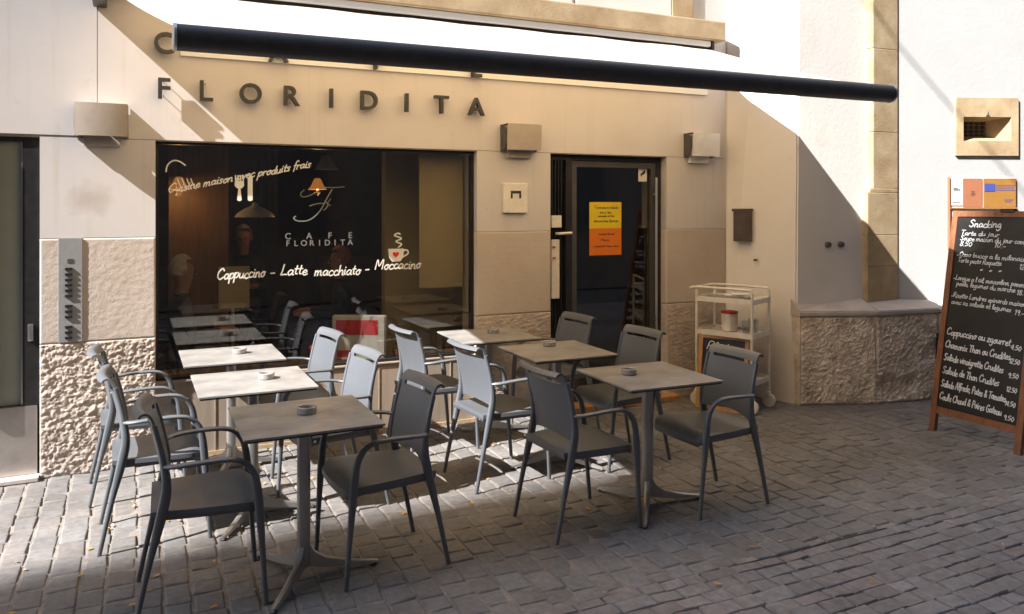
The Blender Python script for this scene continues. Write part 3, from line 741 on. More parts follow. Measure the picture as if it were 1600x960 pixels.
def text3d(txt, size, depth, m, parent, loc, bold=.0, name='letter', sx=1.0):
    cu = bpy.data.curves.new('t', 'FONT'); cu.body = txt; cu.size = size; cu.extrude = depth / 2; cu.offset = bold; cu.align_x = 'CENTER'; cu.resolution_u = 4
    o = bpy.data.objects.new('t', cu); COL.objects.link(o)
    dg = bpy.context.evaluated_depsgraph_get(); dg.update()
    me = bpy.data.meshes.new_from_object(o.evaluated_get(dg))
    bpy.data.objects.remove(o)
    me.transform(Matrix.Rotation(R(90), 4, 'X') @ Matrix.Diagonal((sx, 1, 1, 1)))
    me.name = name; me.materials.clear(); me.materials.append(m)
    r = bpy.data.objects.new(name, me); COL.objects.link(r); r.location = loc
    if parent: r.parent = parent
    return r
wl = thing('cafe_name_decal', 'small grey capitals CAFE FLORIDITA under the flourished F on the window', 'lettering', (1.24, YV, 1.40))
for i, c in enumerate('CAFE'): text3d(c, .062, .0006, M['grey'], wl, (-.225 + i * .15, 0, .062), .001)
for i, c in enumerate('FLORIDITA'): text3d(c, .058, .0006, M['grey'], wl, (-.225 + i * .0563, 0, .012), .001)
# coffee cup decal
cup = thing('coffee_cup_decal', 'white steaming coffee cup with red heart stuck on the cafe window', 'decal', (0, 0, 0))
bm = nb(); poly(bm, [(1.755, 1.375), (1.762, 1.31), (1.785, 1.278), (1.85, 1.278), (1.873, 1.31), (1.88, 1.375)])
ribbon(bm, [(1.872, 1.36), (1.905, 1.362), (1.91, 1.335), (1.865, 1.31)], .011, OW, UX, UZ, NY)
ribbon(bm, [(1.835, 1.385), (1.86, 1.41), (1.815, 1.43), (1.86, 1.452), (1.805, 1.475), (1.83, 1.492), (1.85, 1.485)], .010, OW, UX, UZ, NY)
link('cup', bm, M['white'], cup)
bm = nb(); hp = []
for k in range(20):
    t = 2 * math.pi * k / 20; hp.append((1.815 + .0016 * 16 * math.sin(t) ** 3, 1.332 + .0016 * (13 * math.cos(t) - 5 * math.cos(2 * t) - 2 * math.cos(3 * t) - math.cos(4 * t))))
poly(bm, hp, dz=.0008); link('heart', bm, M['red'], cup)

# sign letters standing off the wall
sg = thing('facade_sign', 'dark standing metal letters CAFE FLORIDITA on the pale facade', 'sign', (1.3, D, 2.4))
def signletter(c, x, z):
    o = text3d(c, .192, .040, M['black'], sg, (x - 1.3, -.050, z - 2.4), .0025)
    pins = nb(); tube(pins, [(0, .0, .02), (0, .05, .02)], .003, 6, Vector((1, 0, 0))); tube(pins, [(0, .0, .115), (0, .05, .115)], .003, 6, Vector((1, 0, 0)))
    p = link('pin', pins, M['tube'], o)
for c, x in zip('FLORIDITA', (.195, .452, .742, 1.01, 1.294, 1.567, 1.856, 2.132, 2.419)): signletter(c, x, 2.404)
for c, x in zip('CAFE', (.199, .927, 1.639, 2.419)): signletter(c, x, 2.703)

# wall lamps
def wall_lamp(x, label, m, zt=2.345):
    t = thing('wall_lamp', label, 'wall lamp', (x, D, zt), 0, 'metal wall lamps on the cafe facade')
    bm = nb(); box(bm, -.105, .105, -.040, -.002, -.262, -.03, bev=.004); link('back_plate', bm, m, t)
    bm = nb(); rs = []
    for i in range(13):
        x_ = -.150 + .025 * i; c_ = 1 - (x_ / .15) ** 2
        rs.append([Vector((x_, -.012, 0)), Vector((x_, -.135 - .014 * c_, 0)), Vector((x_, -.132 - .014 * c_, -.07)), Vector((x_, -.128 - .013 * c_, -.14)), Vector((x_, -.124 - .013 * c_, -.205)), Vector((x_, -.120 - .013 * c_, -.205)), Vector((x_, -.130 - .014 * c_, -.01)), Vector((x_, -.012, -.006))])
    rings(bm, rs, cap=False); link('shade', bm, m, t, smooth=True, auto=40)
    for sx in (-.151, .151):
        bm = nb(); ov = [Vector((sx, -.003, .0))] + [Vector((sx, -.003 - .122 * math.sin(q * math.pi / 12) ** .7, -.105 + .105 * math.cos(q * math.pi / 12))) for q in range(1, 12)] + [Vector((sx, -.003, -.21))]
        rings(bm, [[v - Vector((.0012, 0, 0)) for v in ov], [v + Vector((.0012, 0, 0)) for v in ov]]); link('side_plate', bm, M['tube'], t)
    return t
wall_lamp(-.165, 'metal wall lamp between the steel entrance door and the cafe window', M['lampbeige'])
wall_lamp(2.80, 'metal wall lamp above the square white plate, between window and door', M['lampbeige'])
wall_lamp(4.60, 'metal wall lamp right of the glazed cafe door, above the trolley', M['lampmetal'])

# intercom panel
t = thing('intercom_panel', 'tall brushed steel doorbell panel with a column of buttons', 'intercom', (-.3425, D, .84))
bm = nb(); box(bm, -.067, .067, -.009, -.0, 0, .655, bev=.002); link('plate', bm, M['platepaint'], t)
for k in range(12):
    z = .455 - k * .034 - (.03 if k > 5 else 0) - (.03 if k > 8 else 0)
    bm = nb(); box(bm, -.030, .012, -.019, -.0092, z, z + .016, bev=.002); link('button', bm, M['black'], t)
bm = nb(); box(bm, -.016, .016, -.011, -.0092, .50, .525); link('speaker_grille', bm, M['bronze'], t)

# square plate with arch mark
t = thing('menu_case', 'square cream plate with a small black arch mark beside the door', 'plate', (2.772, D, 1.645))
bm = nb(); box(bm, -.105, .105, -.03, 0, 0, .235, bev=.004); link('plate', bm, M['cream'], t)
bm = nb(); box(bm, -.045, .045, -.0335, -.0305, .155, .175); box(bm, -.045, -.03, -.0335, -.0305, .115, .1545); box(bm, .03, .045, -.0335, -.0305, .115, .1545); link('mark', bm, M['ink'], t)

# letterbox on the buttress flank
fl = (Vector((5.135, 5.085, 0)) - Vector((4.932, D, 0))).normalized()   # toward camera along flank
fn = Vector((fl.y, -fl.x, 0))                                            # outward normal (-x side)
if fn.x > 0: fn = -fn
t = thing('letterbox', 'small dark brown metal letterbox on the buttress flank', 'letterbox', Vector((4.985, 5.575, 1.38)) + fn * .0, 0)
def flank(a, b, d0, d1, z0, z1):
    pts = [fl * a + fn * d0, fl * b + fn * d0, fl * b + fn * d1, fl * a + fn * d1]; prism(bm, [(p.x, p.y) for p in pts], z0, z1)
bm = nb(); flank(-.075, .075, -.02, .045, 0, .27); link('body', bm, M['bronze'], t)
bm = nb(); flank(-.085, .085, -.02, .055, .2705, .295); flank(-.06, .06, .0455, .050, .02, .25); link('lid', bm, M['bronze'], t)
t = thing('wall_stud', 'tiny metal stud in the buttress flank below the letterbox', 'stud', Vector((5.02, 5.46, 1.21)) + fn * .0)
bm = nb(); flank(-.008, .008, -.02, .02, 0, .016); link('stud', bm, M['bronze'], t)

# notice board on the right wall
nbd = thing('notice_board', 'orange notice board with posters on the white wall above the sandwich board', 'notice board', (*Wp(.82, 0), 1.3))
def wbox(t0, t1, z0, z1, d0, d1):
    b = nb(); o = Vector(nbd.location)
    a = [Wp(t0, d0), Wp(t1, d0), Wp(t1, d1), Wp(t0, d1)]
    v0 = [b.verts.new((x - o.x, y - o.y, z0 - o.z)) for x, y in a]; v1 = [b.verts.new((x - o.x, y - o.y, z1 - o.z)) for x, y in a]
    for i in range(4): b.faces.new((v0[i], v0[(i + 1) % 4], v1[(i + 1) % 4], v1[i]))
    b.faces.new(v0[::-1]); b.faces.new(v1); return b
link('backboard', wbox(.525, 1.165, 1.685, 1.957, -.012, 0), M['paper'], nbd)
bm = wbox(.516, .5245, 1.30, 1.965, -.03, 0); link('frame', bm, M['rust'], nbd)
link('frame', wbox(.5246, 1.175, 1.676, 1.6845, -.03, 0), M['pine'], nbd)
link('orange_poster', wbox(.655, .835, 1.692, 1.952, -.020, -.0125), M['rust'], nbd)
link('ochre_poster', wbox(.850, 1.160, 1.692, 1.952, -.020, -.0125), M['ochre'], nbd)
link('white_notice', wbox(.535, .650, 1.705, 1.948, -.020, -.0125), M['paper'], nbd)
link('blue_logo', wbox(.857, .955, 1.835, 1.905, -.0235, -.0205), M['blue'], nbd)
NW = Vector((-wnrm.x, -wnrm.y, 0)); UW = Vector((wd.x, wd.y, 0)); OWp = Vector((*Wp(0, -.0212), 0)) - Vector(nbd.location)
bm = nb()
for a, b, z in ((.965, 1.15, 1.885), (.965, 1.14, 1.865), (.965, 1.15, 1.845), (1.05, 1.13, 1.755), (1.055, 1.12, 1.738)): ribbon(bm, [(a, z), (b, z)], .007, OWp, UW, UZ, NW)
link('print', bm, M['blue'], nbd)
bm = nb()
for a, b, z in ((.56, .625, 1.85), (.56, .62, 1.838), (.56, .60, 1.86), (.725, .765, 1.80), (.73, .76, 1.83), (.735, .765, 1.815), (.55, .62, 1.73)): ribbon(bm, [(a, z), (b, z)], .006, OWp, UW, UZ, NW)
link('print', bm, M['ink'], nbd)
link('header', wbox(.535, 1.16, 1.60, 1.674, -.012, 0), M['paper'], nbd)
# dark utility box on the plinth
t = thing('meter_box', 'narrow black box on the stone plinth behind the sandwich board', 'box', (6.42, 4.66, .22))
bm = nb(); box(bm, -.03, .06, -.035, .05, 0, .36, bev=.006); link('box', bm, M['black'], t)

# ------------------------------------------------------------------ chairs
def chair_proto(label):
    t = thing('terrace_chair', label, 'chair', (0, 0, 0), 0, 'grey plastic terrace chairs round the cafe tables')
    m = M['chair']
    for s in (-1, 1):
        # rear leg, continuing up as the edge of the back
        pts = catmull([(-.262, .218 * s, 0), (-.208, .213 * s, .25), (-.160, .209 * s, .45), (-.144, .207 * s, .56), (-.162, .205 * s, .69), (-.190, .203 * s, .805)], 4)
        n = len(pts); sz = [(.0098 + .004 * math.sin(math.pi * min(1, i / n * 1.2)), .0110 + .011 * math.exp(-((p.z - .46) / .16) ** 2)) for i, p in enumerate(pts)]
        bm = nb(); sweep(bm, pts, sz, Vector((0, 1, 0)), 12, 2.8); link('leg', bm, m, t, smooth=True, auto=50)
        # front leg up to the arm bend
        pts = catmull([(.245, .232 * s, 0), (.228, .243 * s, .25), (.213, .250 * s, .45), (.198, .252 * s, .56), (.168, .251 * s, .612)], 4)
        n = len(pts); sz = [(.0098 + .003 * i / n, .0110 + .008 * math.exp(-((p.z - .44) / .16) ** 2)) for i, p in enumerate(pts)]
        bm = nb(); sweep(bm, pts, sz, Vector((0, 1, 0)), 12, 2.8); link('leg', bm, m, t, smooth=True, auto=50)
        pts = catmull([(.170, .251 * s, .610), (.130, .252 * s, .636), (.06, .254 * s, .645), (-.05, .252 * s, .642), (-.115, .238 * s, .636), (-.148, .209 * s, .632)], 5)
        n = len(pts); sz = [(.013 + .006 * math.sin(math.pi * i / n), .0085 + .003 * (1 - i / n) ** 2) for i in range(n)]
        bm = nb(); sweep(bm, pts, sz, Vector((0, 1, 0)), 12, 2.6); link('armrest', bm, m, t, smooth=True, auto=50)
    # seat: dished top with a deep apron
    bm = nb(); nx, ny = 16, 16; gt = []
    for i in range(nx + 1):
        r_ = []
        for j in range(ny + 1):
            u = i / nx; v = j / ny * 2 - 1
            x = -.205 + .435 * u; hw = .198 + .040 * math.sin(u * math.pi * .55)
            if u > .8: hw -= .05 * ((u - .8) / .2) ** 2.5
            y = v * hw
            x += .016 * (1 - v * v) * (u > .5) * (u - .5) * 2
            z = .455 - .014 * math.cos(v * math.pi / 2) * math.sin(min(1, u * 1.3) * math.pi) - .03 * max(0, (u - .82) / .18) ** 2 - .006 * abs(v) ** 6
            r_.append(Vector((x, y, z)))
        gt.append(r_)
    vt = [[bm.verts.new(p) for p in r_] for r_ in gt]
    vb = [[bm.verts.new(p - Vector((0, 0, .022))) for p in r_] for r_ in gt]
    for i in range(nx):
        for j in range(ny):
            bm.faces.new((vt[i][j], vt[i + 1][j], vt[i + 1][j + 1], vt[i][j + 1])); bm.faces.new((vb[i][j], vb[i][j + 1], vb[i + 1][j + 1], vb[i + 1][j]))
    brd = lambda g: [g[i][0] for i in range(nx + 1)] + [g[nx][j] for j in range(1, ny + 1)] + [g[i][ny] for i in range(nx - 1, -1, -1)] + [g[0][j] for j in range(ny - 1, 0, -1)]
    A, B = brd(vt), brd(vb)
    mid = [bm.verts.new(b.co + Vector((0, 0, -.018)) + Vector((-b.co.x * .03, -b.co.y * .03, 0))) for b in B]
    n = len(A)
    for k in range(n):
        k2 = (k + 1) % n
        bm.faces.new((A[k], A[k2], B[k2], B[k])); bm.faces.new((B[k], B[k2], mid[k2], mid[k]))
    link('seat', bm, m, t, smooth=True, auto=45)
    # backrest sheet with rolled top and a grip slot below the roll
    bm = nb(); sec = [(.515, -.128), (.56, -.132), (.63, -.144), (.70, -.160), (.755, -.174), (.792, -.184)]
    roll = [(.810, -.188), (.832, -.196), (.850, -.210), (.856, -.228), (.849, -.245), (.836, -.253)]
    def sheet(sc, w0, w1, th, slope):
        ny = 14; gf = []
        for i, (z, x) in enumerate(sc):
            w = w0 + (w1 - w0) * i / (len(sc) - 1); r_ = []
            for j in range(ny + 1):
                v = j / ny * 2 - 1
                zz = z + (slope * (v * v) if i == 0 else 0)
                r_.append(Vector((x - .026 * (1 - v * v), v * w, zz)))
            gf.append(r_)
        nrm = []
        for i in range(len(sc)):
            a = sc[max(i - 1, 0)]; b = sc[min(i + 1, len(sc) - 1)]
            t_ = Vector((b[1] - a[1], 0, b[0] - a[0])).normalized(); nrm.append(Vector((-t_.z, 0, t_.x)))
        f = [[bm.verts.new(p) for p in r_] for r_ in gf]; b = [[bm.verts.new(p + nrm[i] * th) for p in r_] for i, r_ in enumerate(gf)]
        for i in range(len(sc) - 1):
            for j in range(ny):
                bm.faces.new((f[i][j], f[i][j + 1], f[i + 1][j + 1], f[i + 1][j])); bm.faces.new((b[i][j], b[i + 1][j], b[i + 1][j + 1], b[i][j + 1]))
        m_ = len(sc) - 1
        for j in range(ny):
            bm.faces.new((f[0][j], b[0][j], b[0][j + 1], f[0][j + 1])); bm.faces.new((f[m_][j], f[m_][j + 1], b[m_][j + 1], b[m_][j]))
        for i in range(m_):
            bm.faces.new((f[i][0], f[i + 1][0], b[i + 1][0], b[i][0])); bm.faces.new((f[i][ny], b[i][ny], b[i + 1][ny], f[i + 1][ny]))
    sheet(sec, .205, .204, .010, -.025)
    sheet(roll, .204, .198, .010, 0)
    # solid corners that join sheet and roll either side of the slot
    for s in (-1, 1):
        for v0, v1 in ((.80, 1.0),):
            p = [Vector((-.183 - .026 * (1 - v * v), s * v * .204, .790)) for v in (v0, v1)] + [Vector((-.187 - .026 * (1 - v * v), s * v * .204, .812)) for v in (v1, v0)]
            q = [a + Vector((-.010, 0, -.003)) for a in p]
            rings(bm, [p, q])
    link('backrest', bm, m, t, smooth=True, auto=45)
    return t

# ------------------------------------------------------------------ tables
def table_proto(label):
    t = thing('terrace_table', label, 'table', (0, 0, 0), 0, 'square terrace tables in two rows')
    bm = nb(); box(bm, -.2985, .2985, -.2985, .2985, .7305, .741, bev=.0015); link('tabletop', bm, M['table'], t)
    bm = nb(); box(bm, -.290, .290, -.290, .290, .722, .730); link('underside', bm, M['edge'], t)
    bm = nb(); sweep(bm, [(0, 0, .06), (0, 0, .72)], (.029, .029), Vector((0, 1, 0)), 16, 3.2); link('column', bm, M['alu'], t, smooth=True, auto=40)
    bm = nb(); box(bm, -.14, .14, -.03, .03, .712, .7215); box(bm, -.03, .03, -.14, .14, .7015, .7115); link('top_plate', bm, M['edge'], t)
    for k in range(3):
        a = R(120 * k); d = Vector((math.cos(a), math.sin(a), 0)); s = Vector((-d.y, d.x, 0)); bm = nb(); rs = []
        for r_, zt, zb, w in ((.018, .17, .05, .018), (.05, .115, .045, .018), (.10, .082, .034, .017), (.20, .052, .020, .015), (.30, .033, .012, .013), (.345, .026, .008, .010)):
            rs.append([d * r_ + s * w + Vector((0, 0, zb)), d * r_ + s * w * .8 + Vector((0, 0, zt - .006)), d * r_ + Vector((0, 0, zt)), d * r_ - s * w * .8 + Vector((0, 0, zt - .006)), d * r_ - s * w + Vector((0, 0, zb))])
        rings(bm, rs); f = link('foot', bm, M['alu'], t, smooth=True, auto=40)
        bm = nb(); lathe(bm, [(.015, 0), (.017, .004), (.013, .013)], 12, d * .325); link('glide', bm, M['rubber'], f)
    return t
TT = [((.716, 3.705), 0, 237 - 240, 'front table of the left row, charcoal top in shade, nearest the camera'),
      ((.605, 4.56), 0, -3, 'middle table of the left row with sunlit pale grey top'),
      ((.585, 5.42), 0, 5, 'rear table of the left row, sunlit, pushed against the cafe window'),
      ((2.650, 3.748), -2, -6, 'front table of the right row, shaded grey top, between two chairs'),
      ((2.553, 4.645), -1, 62, 'middle table of the right row, shaded with one sunlit corner'),
      ((2.40, 5.425), -2, 5, 'rear table of the right row, half sunlit, beside the window edge')]
tp = None
for i, ((x, y), rt_, fr, lb) in enumerate(TT):
    if tp is None: tp = table_proto(lb); o = tp
    else: o = dup(tp, (x, y, 0), 0, lb)
    o.location = (x, y, 0); o.rotation_euler = (0, 0, R(rt_))
    # give each copy its own foot direction
    for c in o.children:
        if c.name.startswith('foot'): c.rotation_euler = (0, 0, R(fr))

# ashtrays
def ashtray_proto(label):
    t = thing('ashtray', label, 'ashtray', (0, 0, 0), 0, 'small glass ashtrays on the tables')
    bm = nb(); lathe(bm, [(.040, 0), (.044, .004), (.045, .030), (.041, .034), (.036, .030), (.033, .010), (.0, .008)], 24); link('bowl', bm, M['ash'], t, smooth=True, auto=35)
    return t
ap = None
for (x, y), lb in zip(((.735, 3.73), (.68, 4.575), (.64, 5.44), (2.56, 3.80), (2.585, 4.80), (2.47, 5.48)),
    ('glass ashtray on the shaded front table of the left row', 'glass ashtray on the sunlit middle table of the left row', 'glass ashtray on the sunlit rear table of the left row',
     'glass ashtray on the front table of the right row', 'glass ashtray on the middle table of the right row', 'glass ashtray on the half sunlit rear table by the window edge')):
    if ap is None: ap = ashtray_proto(lb); o = ap
    else: o = dup(ap, (0, 0, 0), 0, lb)
    o.location = (x, y, .7415)

CH = [((.285, 3.755), -2, 'front left chair, dark in shade, nearest the camera on the left'),
      ((.120, 4.57), 1, 'half sunlit chair behind the front left chair'),
      ((.045, 5.31), 2, 'sunlit chair closest to the rough stone pier'),
      ((1.085, 3.735), 184, 'dark chair on the window side of the front left table'),
      ((1.045, 4.58), 186, 'sunlit pale chair right of the middle table in the left row'),
      ((1.01, 5.38), 187, 'sunlit pale chair right of the rear table in the left row, before the red display'),
      ((2.170, 3.725), 3, 'dark chair on the left of the front right table, seen from behind'),
      ((2.085, 4.575), 5, 'sunlit chair seen from behind, left of the middle table in the right row'),
      ((1.93, 5.34), 5, 'sunlit chair seen from behind, left of the rear table in the right row'),
      ((3.015, 3.68), 181, 'shaded chair facing left on the far right of the front right table'),
      ((2.985, 4.56), 183, 'shaded chair right of the middle table in front of the cafe door'),
      ((2.93, 5.36), 184, 'shaded chair furthest back, left edge of the cafe door')]
cp = None
for (x, y), a, lb in CH:
    if cp is None: cp = chair_proto(lb); o = cp
    else: o = dup(cp, (0, 0, 0), 0, lb)
    o.location = (x, y, 0); o.rotation_euler = (0, 0, R(a))

# ------------------------------------------------------------------ sandwich board (large, faces the terrace)
sb = thing('sandwich_board', 'tall wooden sandwich board with a handwritten chalk menu', 'sandwich board', (5.48, 4.07, 0))
rr = Vector((-.01, -1, 0)).normalized(); uu = Vector((.17, 0, 1)).normalized(); nn_ = rr.cross(uu).normalized()
if nn_.x > 0: nn_ = -nn_
def bq(bm, a0, a1, h0, h1, d0, d1):
    pts = [rr * a + uu * h + nn_ * d for d in (d0, d1) for a, h in ((a0, h0), (a1, h0), (a1, h1), (a0, h1))]
    v = [bm.verts.new(p) for p in pts]
    for f in ((0, 1, 2, 3), (7, 6, 5, 4), (0, 4, 5, 1), (1, 5, 6, 2), (2, 6, 7, 3), (3, 7, 4, 0)): bm.faces.new([v[i] for i in f])
for a in (-.02, .63):
    bm = nb(); bq(bm, a, a + .045, 0, 1.685, -.025, .012); link('leg', bm, M['wood'], sb)
bm = nb(); bq(bm, .026, .629, .135, .185, -.02, .010); link('bottom_rail', bm, M['wood'], sb)
bm = nb(); bq(bm, .026, .629, 1.64, 1.684, -.02, .010); link('top_rail', bm, M['wood'], sb)
bm = nb(); bq(bm, .0255, .6295, .186, 1.639, -.012, .002)
pnl = link('slate', bm, M['slate'], sb)
rnb = random.Random(4); Of = nn_ * .0035
def bl(txt, x, z, w, h=.019, wd_=.0047, rise=-.02):
    bm = nb(); scribe(bm, txt, 0, 0, w, h, wd_, Of + rr * x + uu * z, (rr + uu * rise).normalized(), uu, nn_, rnd=rnb, slant=.15); link('chalk_line', bm, M['chalk'], sb)
bl('Snacking', .12, 1.565, .25, .028, .0075)
bl('Tarte du jour', .06, 1.50, .30); bl('Soupe maison du jour complet', .06, 1.458, .56); bl('8.50', .06, 1.415, .10); bl('10.-', .33, 1.415, .09)
bl('-Osso bucco a la milanaise', .045, 1.335, .54); bl('Tarte pesto Roquette', .06, 1.29, .34); bl('12.-', .53, 1.27, .07)
bl('*  *  *', .24, 1.235, .17)
bl('-Langue a l ail, mousseline, pommes', .04, 1.155, .57); bl('poele, legumes du marche', .07, 1.11, .45); bl('18.-', .53, 1.085, .07)
bl('-Risotto Londres epinards maison', .035, 1.02, .57); bl('avec sa salade et legumes', .045, .97, .46); bl('19.-', .53, .945, .07)
for i, (tx, w, pr) in enumerate((('Cappuccino au Zgourret', .49, '4.50'), ('Chamonix Thon ou Crudites', .50, '12.50'), ('Salade Vinaigrette Crudites', .46, '9.50'), ('Salade de Thon Crudites', .44, '12.50'), ('Salade Alfredo, Pates & Tomates', .50, '14.50'), ('Coulis Chaud & Poires Gateau', .48, '9.50'))):
    z = .735 - i * .098
    bl(tx, .035 - .0 * i, z, w, .027, .0068, -.03); bl(pr, .53, z - .035, .075, .018, .0055)
bm = nb()   # rear frame
for a in (-.015, .635): sweep(bm, [rr * (a + .015) + uu * 1.66 + Vector((.02, 0, 0)), rr * (a + .015) + Vector((.62, 0, 0))], (.02, .012), Vector((0, 1, 0)), 4, 8)
link('rear_frame', bm, M['wood'], sb)
bm = nb(); bq(bm, .36, .46, 1.675, 1.70, -.03, .02); link('clip', bm, M['black'], sb)

# ------------------------------------------------------------------ serving trolley
tr = thing('serving_trolley', 'cream tubular serving trolley with three shelves in the corner by the door', 'trolley', (4.375, 5.47, 0), R(-67))
TL, TW = .50, .33
for (sx, sy) in ((0, 0), (TL, 0), (0, TW), (TL, TW)):
    bm = nb(); tube(bm, [(sx, sy, .10), (sx, sy, .985)], .0115, 10, Vector((0, 1, 0))); link('post', bm, M['cream'], tr, smooth=True, auto=40)
def loopz(z, out=0.0, r=.011):
    bm = nb()
    for y in (0, TW):
        tube(bm, catmull([(-.02 - out, y, z - .0), (.02, y, z + .012), (TL - .06, y, z + .012), (TL - .01, y, z), (TL + .0, y, z - .05)], 4), r, 10)
    tube(bm, [(-.02 - out, 0, z), (-.02 - out, TW, z)], r, 10, Vector((1, 0, 0))); return bm
link('handrail', loopz(.995, .04), M['cream'], tr, smooth=True, auto=50)
for z in (.90, .62, .235):
    bm = nb(); box(bm, .012, TL - .012, .012, TW - .012, z, z + .012, bev=.003); box(bm, .0, TL, -.006, .006, z - .012, z + .03); box(bm, .0, TL, TW - .006, TW + .006, z - .012, z + .03)
    box(bm, -.006, .006, .007, TW - .007, z - .012, z + .03); box(bm, TL - .006, TL + .006, .007, TW - .007, z - .012, z + .03)
    link('shelf', bm, M['cream'], tr)
for (sx, sy) in ((0, 0), (TL, 0), (0, TW), (TL, TW)):
    bm = nb(); box(bm, sx - .016, sx + .016, sy - .020, sy + .020, .085, .13, bev=.004)
    w = link('caster', bm, M['cream'], tr)
    bm = nb(); bmesh.ops.create_cone(bm, cap_ends=True, segments=24, radius1=.055, radius2=.055, depth=.026, matrix=Matrix.Translation((sx, sy, .056)) @ Matrix.Rotation(R(90), 4, 'X'))
    link('wheel', bm, M['cream'], w, smooth=True, auto=40)
Tm = Matrix.Translation((4.375, 5.47, 0)) @ Matrix.Rotation(R(-67), 4, 'Z')
def ontr(x, y, z): return Tm @ Vector((x, y, z))
t = thing('serving_tray', 'oval metal tray with crumpled napkins on the trolley top', 'tray', ontr(.23, .16, .9125), R(-67))
bm = nb(); rs = []
for k_, z in ((.85, .0), (.95, .004), (1.0, .02), (1.03, .022), (.96, .016), (.86, .006)): rs.append([Vector((.20 * k_ * math.cos(a_), .135 * k_ * math.sin(a_), z)) for a_ in [2 * math.pi * q / 28 for q in range(28)]])
rings(bm, rs); link('dish', bm, M['steel'], t, smooth=True, auto=40)
bm = nb()
for k_ in range(7):
    cx, cy = random.uniform(-.12, .12), random.uniform(-.06, .06); rz_ = random.uniform(0, 3)
    box(bm, -.05, .05, -.03, .03, .008 + k_ * .006, .0095 + k_ * .006, mtx=Matrix.Translation((cx, cy, 0)) @ Matrix.Rotation(rz_, 4, 'Z') @ Matrix.Rotation(.15, 4, 'X'))
link('napkin', bm, M['paper'], t)
t = thing('storage_jar', 'white storage jar with red lid on the trolley middle shelf', 'jar', ontr(.22, .17, .6325))
bm = nb(); sweep(bm, [(0, 0, 0), (0, 0, .005), (0, 0, .14), (0, 0, .15)], [(.050, .050), (.056, .056), (.058, .058), (.055, .055)], Vector((0, 1, 0)), 20, 4); link('body', bm, M['cream'], t, smooth=True, auto=40)
bm = nb(); sweep(bm, [(0, 0, .151), (0, 0, .17)], [(.060, .060), (.057, .057)], Vector((0, 1, 0)), 20, 4); link('lid', bm, M['red'], t, smooth=True, auto=40)
gp = None
for i, (x, y, lb) in enumerate(((.40, .10, 'small glass nearest the trolley corner post'), (.43, .20, 'small glass in the middle of the three on the shelf'), (.38, .27, 'small glass at the back of the trolley shelf'))):
    if gp is None:
        gp = thing('water_glass', lb, 'glass', ontr(x, y, .6325), 0, 'glasses on the trolley middle shelf')
        bm = nb(); lathe(bm, [(.0, .002), (.026, 0), (.034, .11), (.032, .11), (.024, .006), (0, .006)], 18); link('tumbler', bm, M['clear'], gp, smooth=True, auto=40)
    else: dup(gp, ontr(x, y, .6325), 0, lb)

# small leaning chalkboard
bd = thing('small_chalkboard', 'small blue black chalkboard in a light wood frame leaning on the trolley', 'chalkboard', (4.315, 5.40, 0))
ra = Vector((math.cos(R(-60)), math.sin(R(-60)), 0)); ub = Vector((-ra.y * .16, ra.x * .16, 1)).normalized()
nb_ = ra.cross(ub)
if nb_.dot(Vector((-1, -1, 0))) < 0: nb_ = -nb_
def bq2(bm, a0, a1, h0, h1, d0, d1):
    pts = [ra * a + ub * h + nb_ * d for d in (d0, d1) for a, h in ((a0, h0), (a1, h0), (a1, h1), (a0, h1))]
    v = [bm.verts.new(p) for p in pts]
    for f in ((0, 1, 2, 3), (7, 6, 5, 4), (0, 4, 5, 1), (1, 5, 6, 2), (2, 6, 7, 3), (3, 7, 4, 0)): bm.faces.new([v[i] for i in f])
bm = nb(); bq2(bm, 0, .034, .0, .62, .0, .022); bq2(bm, .396, .43, .0, .62, 0, .022); bq2(bm, .0345, .3955, 0, .034, 0, .022); bq2(bm, .0345, .3955, .586, .62, 0, .022); link('frame', bm, M['pine'], bd)
bm = nb(); bq2(bm, .0345, .3955, .0345, .5855, .004, .012); link('slate', bm, M['slateb'], bd)
bm = nb(); Ob = nb_ * .0135
for tx, x, z, w, h in (('Plats', .06, .49, .24, .034), ('du jour', .10, .39, .24, .026), ('Pates maison', .06, .30, .28, .022), ('Salade mixte', .06, .20, .28, .022), ('18.50', .20, .09, .14, .028)):
    bm = nb(); scribe(bm, tx, 0, 0, w, h, .007, Ob + ra * x + ub * z, ra, ub, nb_, rnd=rnb); link('chalk_line', bm, M['chalk'], bd)

# poster and sticker on the cafe door
YP = YD - .0055
t = thing('door_poster', 'yellow and orange printed poster on the glazed cafe door', 'poster', (3.70, YP, 1.275))
bm = nb(); box(bm, -.162, .162, -.001, 0, .231, .458); link('yellow_half', bm, M['yellow'], t)
bm = nb(); box(bm, -.162, .162, -.001, 0, 0, .2305); link('orange_half', bm, M['orange'], t)
bm = nb(); Op = Vector((0, -.0016, 0))
for tx, x, z, w, h in (('Fermeture hebdo', -.11, .40, .24, .014), ('tous les', -.06, .36, .12, .010), ('samedis et les', -.08, .33, .17, .010), ('dimanches fermes', -.12, .285, .25, .012), ('ouvert lundi', -.07, .175, .16, .010), ('Merci', -.05, .12, .09, .012), ('a bientot chez nous', -.12, .07, .25, .010)):
    scribe(bm, tx, 0, 0, w, h, .0035, Op + UX * x + UZ * z, UX, UZ, NY, slant=.05)
link('print', bm, M['ink'], t)
t = thing('door_sticker', 'small cream sticker with a black bird shape at the top of the cafe door', 'sticker', (4.085, YP, 1.915))
bm = nb(); box(bm, -.045, .045, -.001, 0, 0, .12); link('sticker', bm, M['cream'], t)
bm = nb(); bm.faces.new([bm.verts.new((x, -.0015, z)) for x, z in ((-.022, .045), (-.018, .062), (-.03, .066), (-.01, .075), (.012, .095), (.03, .10), (.028, .078), (.012, .062), (-.004, .058), (-.008, .046))]); link('print', bm, M['ink'], t)

